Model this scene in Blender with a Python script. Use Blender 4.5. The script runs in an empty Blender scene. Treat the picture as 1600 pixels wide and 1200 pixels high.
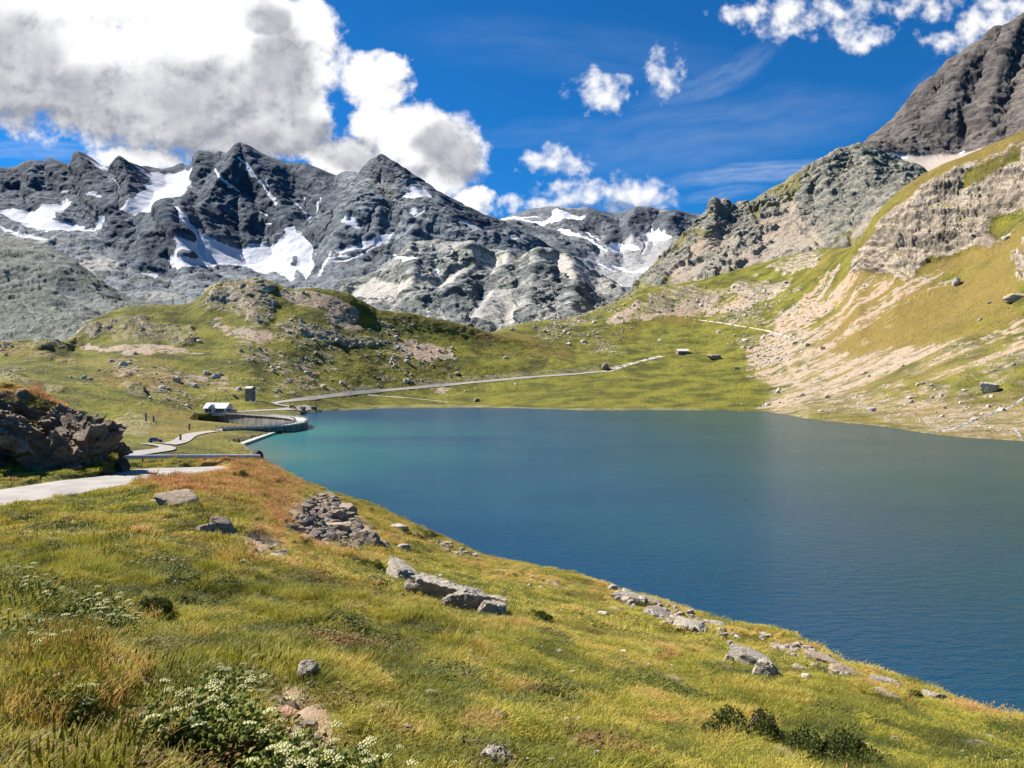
import bpy, bmesh, math, random
import numpy as np
from mathutils import Vector, Matrix
R = math.radians
rng = np.random.default_rng(7)
random.seed(7)
scene = bpy.context.scene
COL = scene.collection

# ------------------------------------------------------------------ camera
# photograph: 1600 x 1200 px, focal length FPX px, horizon on row VH; lake surface is z = 0
FPX, VH, H = 1232.0, 585.0, 25.0
cam = bpy.data.cameras.new('camera')
cam.sensor_width = 36.0
cam.lens = 36.0 * FPX / 1600.0
cam.shift_y = (VH - 600.0) / 1600.0
cam.clip_start = 0.1
cam.clip_end = 60000.0
camo = bpy.data.objects.new('camera', cam)
COL.objects.link(camo)
camo.location = (0, 0, H)
camo.rotation_euler = (R(90), 0, 0)
scene.camera = camo

# ------------------------------------------------------------------ light, exposure
SUN_EL, SUN_AZ = 46.0, 158.0          # azimuth counter-clockwise from +X: from the left, a little beyond the scene
S = Vector((math.cos(R(SUN_EL)) * math.cos(R(SUN_AZ)), math.cos(R(SUN_EL)) * math.sin(R(SUN_AZ)), math.sin(R(SUN_EL))))
sl = bpy.data.lights.new('sun', 'SUN')
sl.energy = 5.0
sl.angle = R(0.5)
sl.color = (1.0, 0.94, 0.85)
slo = bpy.data.objects.new('sun', sl)
COL.objects.link(slo)
slo.rotation_euler = S.to_track_quat('Z', 'Y').to_euler()
scene.view_settings.view_transform = 'Standard'
scene.view_settings.look = 'None'
scene.view_settings.gamma = 1.0
scene.view_settings.exposure = 1.25
scene.cycles.use_denoising = True
scene.cycles.denoising_prefilter = 'ACCURATE'
scene.cycles.max_bounces = 6
scene.cycles.diffuse_bounces = 3
scene.cycles.glossy_bounces = 2
scene.cycles.transparent_max_bounces = 8
scene.cycles.caustics_reflective = False


# ------------------------------------------------------------------ node helper
class NB:
    def __init__(self, tree):
        self.t = tree
        self.n = tree.nodes
        self.l = tree.links

    def add(self, kind, **kw):
        nd = self.n.new(kind)
        for k, v in kw.items():
            setattr(nd, k, v)
        return nd

    def put(self, sock, v):
        if isinstance(v, bpy.types.NodeSocket):
            self.l.new(v, sock)
        elif v is not None:
            if sock.type == 'RGBA' and len(v) == 3:
                v = (*v, 1.0)
            sock.default_value = v

    def math(self, op, a, b=None, c=None, clamp=False):
        nd = self.add('ShaderNodeMath', operation=op, use_clamp=clamp)
        self.put(nd.inputs[0], a)
        if b is not None:
            self.put(nd.inputs[1], b)
        if c is not None:
            self.put(nd.inputs[2], c)
        return nd.outputs[0]

    def vmath(self, op, a, b=None):
        nd = self.add('ShaderNodeVectorMath', operation=op)
        self.put(nd.inputs[0], a)
        if b is not None:
            self.put(nd.inputs[1], b)
        return nd.outputs['Value'] if op in ('DOT_PRODUCT', 'LENGTH') else nd.outputs[0]

    def mix(self, f, a, b, blend='MIX'):
        nd = self.add('ShaderNodeMix', data_type='RGBA', blend_type=blend)
        self.put(nd.inputs[0], f)
        self.put(nd.inputs[6], a)
        self.put(nd.inputs[7], b)
        return nd.outputs[2]

    def noise(self, vec, scale, detail=4.0, rough=0.55, dist=0.0, out='Fac'):
        nd = self.add('ShaderNodeTexNoise')
        if vec is not None:
            self.put(nd.inputs['Vector'], vec)
        nd.inputs['Scale'].default_value = scale
        nd.inputs['Detail'].default_value = detail
        nd.inputs['Roughness'].default_value = rough
        nd.inputs['Distortion'].default_value = dist
        return nd.outputs[out]

    def ss(self, v, lo, hi):
        nd = self.add('ShaderNodeMapRange', interpolation_type='SMOOTHSTEP')
        self.put(nd.inputs[0], v)
        nd.inputs[1].default_value = lo
        nd.inputs[2].default_value = hi
        return nd.outputs[0]

    def lin(self, v, lo, hi, a=0.0, b=1.0):
        nd = self.add('ShaderNodeMapRange')
        self.put(nd.inputs[0], v)
        for i, x in enumerate((lo, hi, a, b)):
            nd.inputs[i + 1].default_value = x
        return nd.outputs[0]

    def attr(self, name, typ='GEOMETRY'):
        return self.add('ShaderNodeAttribute', attribute_name=name, attribute_type=typ)

    def sep(self, v):
        nd = self.add('ShaderNodeSeparateXYZ')
        self.put(nd.inputs[0], v)
        return nd.outputs

    def comb(self, x, y, z):
        nd = self.add('ShaderNodeCombineXYZ')
        for i, q in enumerate((x, y, z)):
            self.put(nd.inputs[i], q)
        return nd.outputs[0]


def new_mat(name):
    m = bpy.data.materials.new(name)
    m.use_nodes = True
    b = NB(m.node_tree)
    p = m.node_tree.nodes['Principled BSDF']
    return m, b, p


# ------------------------------------------------------------------ world: Nishita sky with procedural clouds
def build_world():
    w = bpy.data.worlds.new('World')
    scene.world = w
    w.use_nodes = True
    b = NB(w.node_tree)
    bg = w.node_tree.nodes['Background']
    sky = b.add('ShaderNodeTexSky', sky_type='NISHITA', sun_disc=False)
    sky.sun_elevation = R(SUN_EL)
    sky.sun_rotation = R(90 - SUN_AZ) % (2 * math.pi)
    sky.altitude = 2300
    sky.air_density = 1.0
    sky.dust_density = 0.2
    sky.ozone_density = 2.2
    tc = b.add('ShaderNodeTexCoord')
    d = tc.outputs['Generated']
    dx, dy, dz = b.sep(d)
    iy = b.math('DIVIDE', FPX / 100.0, b.math('MAXIMUM', dy, 0.02))
    px = b.math('MULTIPLY', dx, iy)
    pz = b.math('MULTIPLY', dz, iy)
    P0 = b.comb(px, pz, 0.0)

    def q(u, v):
        return ((u - 800) / 100.0, (VH - v) / 100.0)

    def blobs(tree_b, vec, lst):
        acc = None
        for (u, v, rx, ry) in lst:
            cx, cy = q(u, v)
            s = tree_b.vmath('SUBTRACT', vec, (cx, cy, 0))
            s = tree_b.vmath('MULTIPLY', s, (100.0 / rx, 100.0 / ry, 0))
            s = tree_b.vmath('DOT_PRODUCT', s, s)
            s = tree_b.math('SUBTRACT', 1.0, s)
            acc = s if acc is None else tree_b.math('SMOOTH_MAX', acc, s, 0.25)
        return acc

    # cloud density as a node group so it can be sampled twice (here and a step towards the sun)
    g = bpy.data.node_groups.new('cloud_density', 'ShaderNodeTree')
    g.interface.new_socket('Vector', in_out='INPUT', socket_type='NodeSocketVector')
    g.interface.new_socket('Density', in_out='OUTPUT', socket_type='NodeSocketFloat')
    gb = NB(g)
    gi = gb.add('NodeGroupInput')
    go = gb.add('NodeGroupOutput')
    v0 = gi.outputs[0]
    w1 = gb.vmath('SUBTRACT', gb.noise(v0, 0.9, 3, 0.5, out='Color'), (0.5, 0.5, 0.5))
    w1 = gb.vmath('MULTIPLY', w1, (0.75, 0.55, 0))
    w2 = gb.vmath('SUBTRACT', gb.noise(v0, 3.2, 5, 0.6, out='Color'), (0.5, 0.5, 0.5))
    w2 = gb.vmath('MULTIPLY', w2, (0.26, 0.26, 0))
    vw = gb.vmath('ADD', gb.vmath('ADD', v0, w1), w2)
    cum = [(-60, 60, 190, 110), (90, 100, 200, 115), (320, 50, 190, 110), (250, 160, 240, 85), (430, 100, 110, 110),
           (60, 10, 260, 90), (410, 215, 120, 52), (215, 245, 85, 26), (20, 150, 150, 30), (485, 45, 52, 55), (470, 170, 50, 60),
           (650, 215, 82, 62), (690, 240, 72, 78), (585, 130, 58, 52), (612, 105, 36, 26), (560, 245, 95, 42), (735, 320, 40, 30),
           (600, 190, 60, 40)]
    small = [(868, 252, 70, 26), (938, 140, 54, 38), (1040, 118, 30, 48), (910, 302, 84, 28), (990, 308, 72, 38), (855, 322, 66, 20),
             (795, 326, 26, 24), (1235, 28, 100, 38), (1350, 58, 60, 30), (1170, 25, 54, 20), (1300, 15, 90, 26), (1440, 10, 60, 24),
             (1555, 22, 95, 44), (1495, 62, 60, 26)]
    f = blobs(gb, vw, cum)
    n1 = gb.noise(v0, 1.7, 8, 0.62, 0.15)
    n2 = gb.noise(v0, 5.5, 6, 0.6)
    nn = gb.math('ADD', gb.math('MULTIPLY', gb.math('SUBTRACT', n1, 0.5), 2.0), gb.math('MULTIPLY', gb.math('SUBTRACT', n2, 0.5), 0.8))
    f = gb.math('ADD', gb.math('MULTIPLY', f, 1.1), nn)
    w3 = gb.vmath('MULTIPLY', gb.vmath('SUBTRACT', gb.noise(v0, 4.0, 5, 0.65, out='Color'), (0.5, 0.5, 0.5)), (0.5, 0.4, 0))
    f2 = blobs(gb, gb.vmath('ADD', v0, w3), small)
    n4 = gb.noise(v0, 3.4, 5, 0.52, 0.1)
    f2 = gb.math('ADD', gb.math('MULTIPLY', f2, 0.42), gb.math('MULTIPLY', gb.math('SUBTRACT', n4, 0.55), 1.8))
    f = gb.math('MAXIMUM', f, f2)
    gb.l.new(f, go.inputs[0])

    def dens(vec):
        nd = b.add('ShaderNodeGroup')
        nd.node_tree = g
        b.put(nd.inputs[0], vec)
        return nd.outputs[0]
    f0 = dens(P0)
    f1 = dens(b.vmath('ADD', P0, (-0.10, 0.16, 0)))
    cover = b.ss(f0, -0.12, 0.60)
    front = b.ss(dy, 0.03, 0.12)
    cover = b.math('MULTIPLY', cover, front)
    relief = b.math('SUBTRACT', f0, f1)
    grey = blobs(b, b.vmath('ADD', P0, b.vmath('MULTIPLY', b.vmath('SUBTRACT', b.noise(P0, 1.0, 2, 0.5, out='Color'), (0.5, 0.5, 0.5)), (0.9, 0.6, 0))),
                 [(120, 160, 210, 52), (-20, 95, 120, 80), (330, 150, 150, 55), (440, 120, 55, 80), (415, 35, 42, 26), (540, 240, 60, 26),
                  (705, 225, 46, 52), (300, 215, 170, 36), (440, 210, 90, 40), (620, 265, 60, 14), (930, 318, 60, 10)])
    grey = b.ss(grey, -0.5, 0.65)
    relief = b.math('MULTIPLY', relief, b.math('SUBTRACT', 1.0, b.math('MULTIPLY', b.ss(f0, 0.35, 1.5), 0.8)))
    lt = b.math('ADD', b.math('MULTIPLY', relief, 0.62), b.math('MULTIPLY', b.math('SUBTRACT', b.noise(P0, 1.5, 3, 0.45), 0.5), 0.65))
    lt = b.math('ADD', lt, b.math('SUBTRACT', 0.98, b.math('MULTIPLY', grey, 0.60)))
    lt = b.ss(lt, 0.0, 1.05)
    ccol = b.mix(lt, (0.19, 0.20, 0.23), (0.56, 0.56, 0.565))
    # high thin streaks
    def streak(u, v, rx, ry, ang, amt):
        cx, cy = q(u, v)
        s = b.vmath('SUBTRACT', b.vmath('ADD', P0, b.vmath('MULTIPLY', b.vmath('SUBTRACT', b.noise(P0, 0.8, 3, 0.5, out='Color'), (0.5, 0.5, 0.5)), (0.9, 0.35, 0))), (cx, cy, 0))
        sx, sy, _ = b.sep(s)
        c, sn = math.cos(R(ang)), math.sin(R(ang))
        rx_ = b.math('ADD', b.math('MULTIPLY', sx, c * 100 / rx), b.math('MULTIPLY', sy, sn * 100 / rx))
        ry_ = b.math('ADD', b.math('MULTIPLY', sx, -sn * 100 / ry), b.math('MULTIPLY', sy, c * 100 / ry))
        e = b.math('ADD', b.math('MULTIPLY', rx_, rx_), b.math('MULTIPLY', ry_, ry_))
        k = b.math('SUBTRACT', 1.0, e)
        tn = b.noise(b.comb(b.math('MULTIPLY', rx_, 2.0), b.math('MULTIPLY', ry_, 1.6), u * 0.01), 1.6, 6, 0.55)
        return b.math('MULTIPLY', b.math('MULTIPLY', b.ss(k, 0.0, 1.0), b.ss(tn, 0.05, 0.95)), amt)
    st = None
    for a in [(1185, 272, 180, 22, 4, 0.62), (1110, 120, 150, 30, 22, 0.3), (1120, 205, 330, 70, 8, 0.22), (900, 80, 330, 60, -6, 0.10),
              (60, 232, 140, 20, 0, 0.45), (1130, 305, 90, 14, 5, 0.3), (1500, 130, 120, 40, 20, 0.2), (870, 205, 200, 26, 3, 0.12)]:
        s = streak(*a)
        st = s if st is None else b.math('MAXIMUM', st, s)
    st = b.math('MULTIPLY', st, front)
    skyc = b.mix(1.0, sky.outputs[0], (0.11, 0.70, 1.20), 'MULTIPLY')
    base = b.vmath('MULTIPLY', skyc, (0.060, 0.060, 0.060))
    base = b.mix(st, base, (0.30, 0.36, 0.46))
    out = b.mix(cover, base, ccol)
    b.l.new(out, bg.inputs[0])
    bg.inputs[1].default_value = 0.78


build_world()


# ------------------------------------------------------------------ numpy noise
_perm = rng.permutation(256)
_perm = np.concatenate([_perm, _perm]).astype(np.int32)
_g = rng.normal(size=(256, 3))
_g = (_g / np.linalg.norm(_g, axis=1)[:, None]).astype(np.float32) * 1.5


def perlin(p):
    p = np.asarray(p, dtype=np.float64)
    i = np.floor(p).astype(np.int64)
    f = (p - i).astype(np.float32)
    i &= 255
    w = f * f * f * (f * (f * 6 - 15) + 10)
    out = 0
    res = []
    for dx in (0, 1):
        a = _perm[(i[:, 0] + dx) & 255]
        for dy in (0, 1):
            bb = _perm[(a + i[:, 1] + dy) & 255]
            for dz in (0, 1):
                gg = _g[_perm[(bb + i[:, 2] + dz) & 255]]
                res.append(gg[:, 0] * (f[:, 0] - dx) + gg[:, 1] * (f[:, 1] - dy) + gg[:, 2] * (f[:, 2] - dz))
    x, y, z = w[:, 0], w[:, 1], w[:, 2]
    c = [res[k] + (res[k + 1] - res[k]) * z for k in (0, 2, 4, 6)]
    e0 = c[0] + (c[1] - c[0]) * y
    e1 = c[2] + (c[3] - c[2]) * y
    return e0 + (e1 - e0) * x


def fbm(p, lam, octaves, gain=0.5, ridged=False, off=0.0):
    tot = np.zeros(len(p), dtype=np.float32)
    a, nrm = 1.0, 0.0
    q = np.asarray(p, dtype=np.float64) / lam + off
    for o in range(octaves):
        n = perlin(q)
        tot += a * ((1 - 2 * np.abs(n)) if ridged else n)
        nrm += a
        a *= gain
        q = q * 2.03 + 17.3
    return tot / nrm


def facets(p, lam, seed=0):
    """blocky rock: every 3-D cell gets its own step and tilt"""
    q = np.asarray(p, dtype=np.float64) / lam + seed * 3.7
    q = q + 0.22 * np.stack([perlin(q * 1.7), perlin(q * 1.7 + 31), perlin(q * 1.7 + 57)], 1)
    b0 = np.floor(q).astype(np.int64)
    best = np.full(len(q), 1e9)
    out = np.zeros(len(q))
    for dx in (-1, 0, 1):
        for dy in (-1, 0, 1):
            for dz in (-1, 0, 1):
                c = b0 + (dx, dy, dz)
                cc = c & 255
                h = _perm[(_perm[(_perm[cc[:, 0]] + cc[:, 1]) & 255] + cc[:, 2]) & 255]
                g = _g[h] / 1.5
                d = q - (c + 0.5 + 0.42 * g)
                d2 = (d * d).sum(1)
                m = d2 < best
                best = np.where(m, d2, best)
                t = _g[(h + 101) & 255]
                out = np.where(m, (h / 127.5 - 1.0) + 0.8 * (d * t).sum(1), out)
    return out.astype(np.float32)


def domes(p, lam, seed=0):
    """tussocks: distance to the nearest cell point in plan, and that cell's own random number"""
    q = np.asarray(p, dtype=np.float64)[:, :2] / lam + seed * 5.3
    b0 = np.floor(q).astype(np.int64)
    best = np.full(len(q), 1e9)
    rnd = np.zeros(len(q))
    for dx in (-1, 0, 1):
        for dy in (-1, 0, 1):
            c = (b0 + (dx, dy))
            cc = c & 255
            h = _perm[(_perm[cc[:, 0]] + cc[:, 1]) & 255]
            d = q - (c + 0.5 + 0.30 * _g[h][:, :2])
            d2 = (d * d).sum(1) * (0.7 + 0.9 * _perm[(h + 77) & 255] / 255.0)
            m = d2 < best
            best = np.where(m, d2, best)
            rnd = np.where(m, _perm[(h + 31) & 255] / 255.0, rnd)
    return np.clip(1 - best * 2.2, 0, 1).astype(np.float32), rnd.astype(np.float32)


def pip(poly, u, v):
    ins = np.zeros(u.shape, bool)
    n = len(poly)
    for i in range(n):
        x0, y0 = poly[i]
        x1, y1 = poly[(i + 1) % n]
        if y0 == y1:
            continue
        c = ((y0 > v) != (y1 > v)) & (u < (x1 - x0) * (v - y0) / (y1 - y0) + x0)
        ins ^= c
    return ins


def seg_dist(poly, x, y, closed=True):
    d = np.full(x.shape, 1e9)
    n = len(poly)
    for i in range(n if closed else n - 1):
        ax, ay = poly[i]
        bx, by = poly[(i + 1) % n]
        ex, ey = bx - ax, by - ay
        t = np.clip(((x - ax) * ex + (y - ay) * ey) / max(ex * ex + ey * ey, 1e-9), 0, 1)
        d = np.minimum(d, np.hypot(x - ax - t * ex, y - ay - t * ey))
    return d


def smooth01(x, a, b):
    t = np.clip((x - a) / (b - a), 0, 1)
    return t * t * (3 - 2 * t)


def P3(u, v, Y):
    return Vector(((u - 800) / FPX * Y, Y, H - (v - VH) / FPX * Y))


def water_pt(u, v):
    Y = H * FPX / (v - VH)
    return ((u - 800) / FPX * Y, Y)


# ------------------------------------------------------------------ terrain sheets
def line(pts, us, sm=0):
    a = np.array(pts, float)
    v = np.interp(us, a[:, 0], a[:, 1])
    Y = np.exp(np.interp(us, a[:, 0], np.log(a[:, 2])))
    if sm:
        k = np.exp(-0.5 * (np.arange(-3 * sm, 3 * sm + 1) / sm) ** 2)
        k /= k.sum()
        v = np.convolve(np.pad(v, 3 * sm, mode='edge'), k, 'valid')
        Y = np.convolve(np.pad(Y, 3 * sm, mode='edge'), k, 'valid')
    return Y, H - (v - VH) / FPX * Y


def zline(pts, us):                # (u, z, Y) instead of (u, v, Y)
    a = np.array(pts, float)
    return np.exp(np.interp(us, a[:, 0], np.log(a[:, 2]))), np.interp(us, a[:, 0], a[:, 1])


def sheet(us, lines, rows):
    """lines: list of (Y, z) arrays from near to far; returns positions (nrow, ncol, 3)"""
    Yk = np.array([l[0] for l in lines])
    zk = np.array([l[1] for l in lines])
    for k in range(1, len(Yk)):
        Yk[k] = np.maximum(Yk[k], Yk[k - 1] * 1.004)
    h = np.diff(Yk, axis=0)
    dl = np.diff(zk, axis=0) / h
    m = np.zeros_like(zk)
    m[0], m[-1] = dl[0], dl[-1]
    for k in range(1, len(Yk) - 1):
        w1, w2 = 2 * h[k] + h[k - 1], h[k] + 2 * h[k - 1]
        with np.errstate(divide='ignore', invalid='ignore'):
            hm = (w1 + w2) / (w1 / dl[k - 1] + w2 / dl[k])
        m[k] = np.where(dl[k - 1] * dl[k] > 0, np.nan_to_num(hm), 0)
    Ys, zs = [], []
    for k in range(len(Yk) - 1):
        n = rows[k]
        for t in np.linspace(0, 1, n, endpoint=(k == len(Yk) - 2)):
            Y = Yk[k] * (Yk[k + 1] / Yk[k]) ** t
            s = (Y - Yk[k]) / h[k]
            z = ((1 + 2 * s) * (1 - s) ** 2 * zk[k] + s * (1 - s) ** 2 * h[k] * m[k]
                 + s * s * (3 - 2 * s) * zk[k + 1] + s * s * (s - 1) * h[k] * m[k + 1])
            Ys.append(Y)
            zs.append(z)
    Y = np.array(Ys)
    z = np.array(zs)
    X = (us[None, :] - 800) / FPX * Y
    return np.stack([X, Y, z], -1)


def grid_normals(G):
    du = np.gradient(G, axis=1)
    dv = np.gradient(G, axis=0)
    n = np.cross(du, dv)
    n /= np.linalg.norm(n, axis=-1)[..., None] + 1e-12
    return n


def grid_mesh(name, G, attrs, mat, kind='structure', flip=False):
    nr, nc = G.shape[:2]
    me = bpy.data.meshes.new(name)
    me.vertices.add(nr * nc)
    me.vertices.foreach_set('co', G.reshape(-1).astype(np.float32))
    idx = np.arange(nr * nc).reshape(nr, nc)
    a, b_, c, d = idx[:-1, :-1], idx[:-1, 1:], idx[1:, 1:], idx[1:, :-1]
    q = np.stack([a, b_, c, d], -1).reshape(-1, 4)
    nf = len(q)
    me.loops.add(nf * 4)
    me.polygons.add(nf)
    me.loops.foreach_set('vertex_index', q.reshape(-1).astype(np.int32))
    me.polygons.foreach_set('loop_start', np.arange(0, nf * 4, 4, dtype=np.int32))
    me.polygons.foreach_set('use_smooth', np.ones(nf, bool))
    me.update(calc_edges=True)
    for k, v in attrs.items():
        at = me.attributes.new(k, 'FLOAT_VECTOR', 'POINT')
        at.data.foreach_set('vector', np.ascontiguousarray(v.reshape(-1, 3)).reshape(-1).astype(np.float32))
    me.materials.append(mat)
    o = bpy.data.objects.new(name, me)
    COL.objects.link(o)
    o['kind'] = kind
    return o


def pix(G):
    Y = np.maximum(G[..., 1], 0.1)
    return 800 + G[..., 0] / Y * FPX, VH - (G[..., 2] - H) / Y * FPX


def blur(m, n):
    for _ in range(n):
        m = (m + np.roll(m, 1, 0) + np.roll(m, -1, 0) + np.roll(m, 1, 1) + np.roll(m, -1, 1)) / 5
    return m


def mask(polys, u, v, jit_u, jit_v, soft=6):
    m = np.zeros(u.shape, bool)
    uu, vv = u + jit_u, v + jit_v
    for p in polys:
        m |= pip(p, uu, vv)
    return blur(m.astype(np.float32), soft)


# ------------------------------------------------------------------ terrain material
def terrain_mat(name, L, grass=None, dry=None, dgrass=None, rock=None, rock2=None, scree=None, scree2=None, bump=0.6, snowc=(0.72, 0.74, 0.78), slope=(0.35, 0.75), ledge=0.0, dip=0.45, bdist=0.075):
    """attributes: wa = (rock, scree, snow), wb = (dry grass, dark, bare warm ground); L = metres of the main texture wave"""
    m, b, p = new_mat(name)
    geo = b.add('ShaderNodeNewGeometry')
    pos = geo.outputs['Position']
    wa = b.sep(b.attr('wa').outputs['Vector'])
    wb = b.sep(b.attr('wb').outputs['Vector'])
    n0 = b.noise(pos, 1.0 / (L * 6), 5, 0.6)
    n1 = b.noise(pos, 1.0 / L, 6, 0.62)
    n2 = b.noise(pos, 4.0 / L, 5, 0.65)
    n3 = b.noise(pos, 16.0 / L, 4, 0.65)
    gcol = b.mix(b.ss(n1, 0.33, 0.64), dgrass, grass)
    gcol = b.mix(b.math('MULTIPLY', b.ss(b.math('ADD', wb[0], b.math('MULTIPLY', b.math('SUBTRACT', n0, 0.5), 1.6)), 0.25, 0.85), 0.85), gcol, dry)
    gcol = b.mix(b.math('MULTIPLY', b.ss(n2, 0.54, 0.72), 0.6), gcol, dgrass)
    gcol = b.mix(b.math('MULTIPLY', b.ss(n3, 0.5, 0.75), 0.45), gcol, b.mix(0.5, grass, dry))
    gcol = b.mix(b.math('MULTIPLY', b.ss(n3, 0.50, 0.34), 0.55), gcol, b.mix(1.0, dgrass, (0.6, 0.65, 0.7), 'MULTIPLY'))
    rg = b.add('ShaderNodeTexNoise', noise_type='RIDGED_MULTIFRACTAL')
    b.put(rg.inputs['Vector'], b.vmath('MULTIPLY', pos, (1, 1, 1.7)))
    rg.inputs['Scale'].default_value = 2.2 / L
    rg.inputs['Detail'].default_value = 7
    rg.inputs['Roughness'].default_value = 0.6
    ridge = rg.outputs[0]
    vc = b.ss(ridge, 0.5, 1.9)
    nz = b.sep(geo.outputs['Normal'])[2]
    flat = b.ss(b.math('ADD', nz, b.math('MULTIPLY', b.math('SUBTRACT', n2, 0.5), 0.7)), slope[0], slope[1])
    rdark = b.mix(1.0, rock, (0.55, 0.56, 0.60), 'MULTIPLY')
    rcol = b.mix(b.ss(n1, 0.36, 0.62), rdark, rock)
    rcol = b.mix(flat, rcol, b.mix(b.ss(n1, 0.4, 0.6), rock, rock2))
    rcol = b.mix(b.math('MULTIPLY', b.ss(n3, 0.50, 0.64), 0.8), rcol, b.mix(1.0, rdark, (0.7, 0.7, 0.72), 'MULTIPLY'))
    rcol = b.mix(b.math('MULTIPLY', vc, 0.30), rcol, rock2)
    sx, sy, sz = b.sep(pos)
    stv = b.comb(b.math('MULTIPLY', sx, 0.22), b.math('MULTIPLY', sy, 0.22), b.math('ADD', b.math('MULTIPLY', sz, 1.5), b.math('MULTIPLY', sx, dip)))
    strata = b.noise(stv, 5.0 / L, 5, 0.7)
    rcol = b.mix(b.math('MULTIPLY', b.ss(strata, 0.50, 0.66), 0.75), rcol, rdark)
    rcol = b.mix(b.math('MULTIPLY', b.ss(strata, 0.46, 0.32), 0.55), rcol, rock2)
    scol = b.mix(b.ss(n1, 0.35, 0.65), scree, scree2)
    scol = b.mix(b.math('MULTIPLY', b.ss(n3, 0.5, 0.7), 0.5), scol, b.mix(1.0, scree, (0.5, 0.5, 0.5), 'MULTIPLY'))
    rk = b.ss(b.math('ADD', wa[0], b.math('MULTIPLY', b.math('SUBTRACT', n2, 0.5), 1.6)), 0.36, 0.6)
    if ledge:
        rk = b.math('MULTIPLY', rk, b.math('SUBTRACT', 1.0, b.math('MULTIPLY', b.ss(b.math('ADD', nz, b.math('MULTIPLY', b.math('SUBTRACT', n1, 0.5), 0.5)), 0.70, 0.88), ledge)))
    sc = b.ss(b.math('ADD', wa[1], b.math('MULTIPLY', b.math('SUBTRACT', n2, 0.5), 2.0)), 0.28, 0.70)
    sn = b.ss(b.math('ADD', b.math('ADD', wa[2], b.math('MULTIPLY', b.math('SUBTRACT', n2, 0.5), 1.5)), b.math('MULTIPLY', b.math('SUBTRACT', n1, 0.5), 0.6)), 0.54, 0.63)
    c = b.mix(sc, gcol, scol)
    c = b.mix(rk, c, rcol)
    c = b.mix(wb[2], c, b.mix(n2, scree2, scree))
    dark = b.mix(1.0, c, (0.36, 0.42, 0.52), 'MULTIPLY')  # bluish darkening; paints the cloud shade on the west massif
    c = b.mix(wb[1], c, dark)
    c = b.mix(sn, c, snowc)
    b.l.new(c, p.inputs['Base Color'])
    p.inputs['Roughness'].default_value = 0.9
    p.inputs['Specular IOR Level'].default_value = 0.15
    hgt = b.math('ADD', b.math('MULTIPLY', n2, 0.7), b.math('MULTIPLY', n3, 0.3))
    hgt = b.math('ADD', hgt, b.math('MULTIPLY', b.math('MULTIPLY', ridge, rk), 0.35))
    hgt = b.math('MULTIPLY', hgt, b.math('SUBTRACT', 1.0, b.math('MULTIPLY', sn, 0.9)))
    bp = b.add('ShaderNodeBump')
    bp.inputs['Strength'].default_value = bump
    bp.inputs['Distance'].default_value = L * bdist
    b.l.new(hgt, bp.inputs['Height'])
    b.l.new(bp.outputs[0], p.inputs['Normal'])
    return m


# ================================================================== SHEET A: the near hillside with the road
def cols(lo, hi, a, b_, fine, coarse):
    return np.concatenate([np.arange(lo, a, coarse), np.arange(a, b_, fine), np.arange(b_, hi + coarse, coarse)]).astype(float)


CREST = [(410, 727, 72), (430, 733, 74), (460, 750, 76), (480, 761, 78), (500, 768, 78), (540, 782, 78), (580, 797, 78), (620, 815, 77),
         (660, 833, 76), (700, 852, 74), (740, 872, 71), (780, 882, 66), (820, 886, 63), (860, 893, 60), (900, 902, 57), (940, 912, 54),
         (980, 926, 50), (1020, 940, 47), (1060, 954, 44), (1100, 966, 41), (1140, 976, 39), (1180, 982, 37), (1220, 995, 34.5),
         (1260, 1014, 32), (1300, 1034, 29.5), (1340, 1052, 27.5), (1380, 1068, 26), (1420, 1078, 25), (1460, 1092, 24), (1500, 1112, 22),
         (1540, 1130, 21), (1600, 1147, 19.5), (1700, 1180, 18), (2000, 1270, 16), (2600, 1400, 15)]
ROAD_NEAR = [(-900, 880, 30), (-300, 815, 40), (0, 790, 44), (100, 775, 47), (200, 757, 52), (260, 745, 57), (330, 735, 62)]
ROAD_FAR = [(-900, 850, 33.5), (-300, 790, 44.5), (0, 765, 49), (100, 750, 53), (150, 745, 56), (185, 738, 60), (210, 733, 63), (260, 731, 66), (330, 729.5, 69)]


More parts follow.
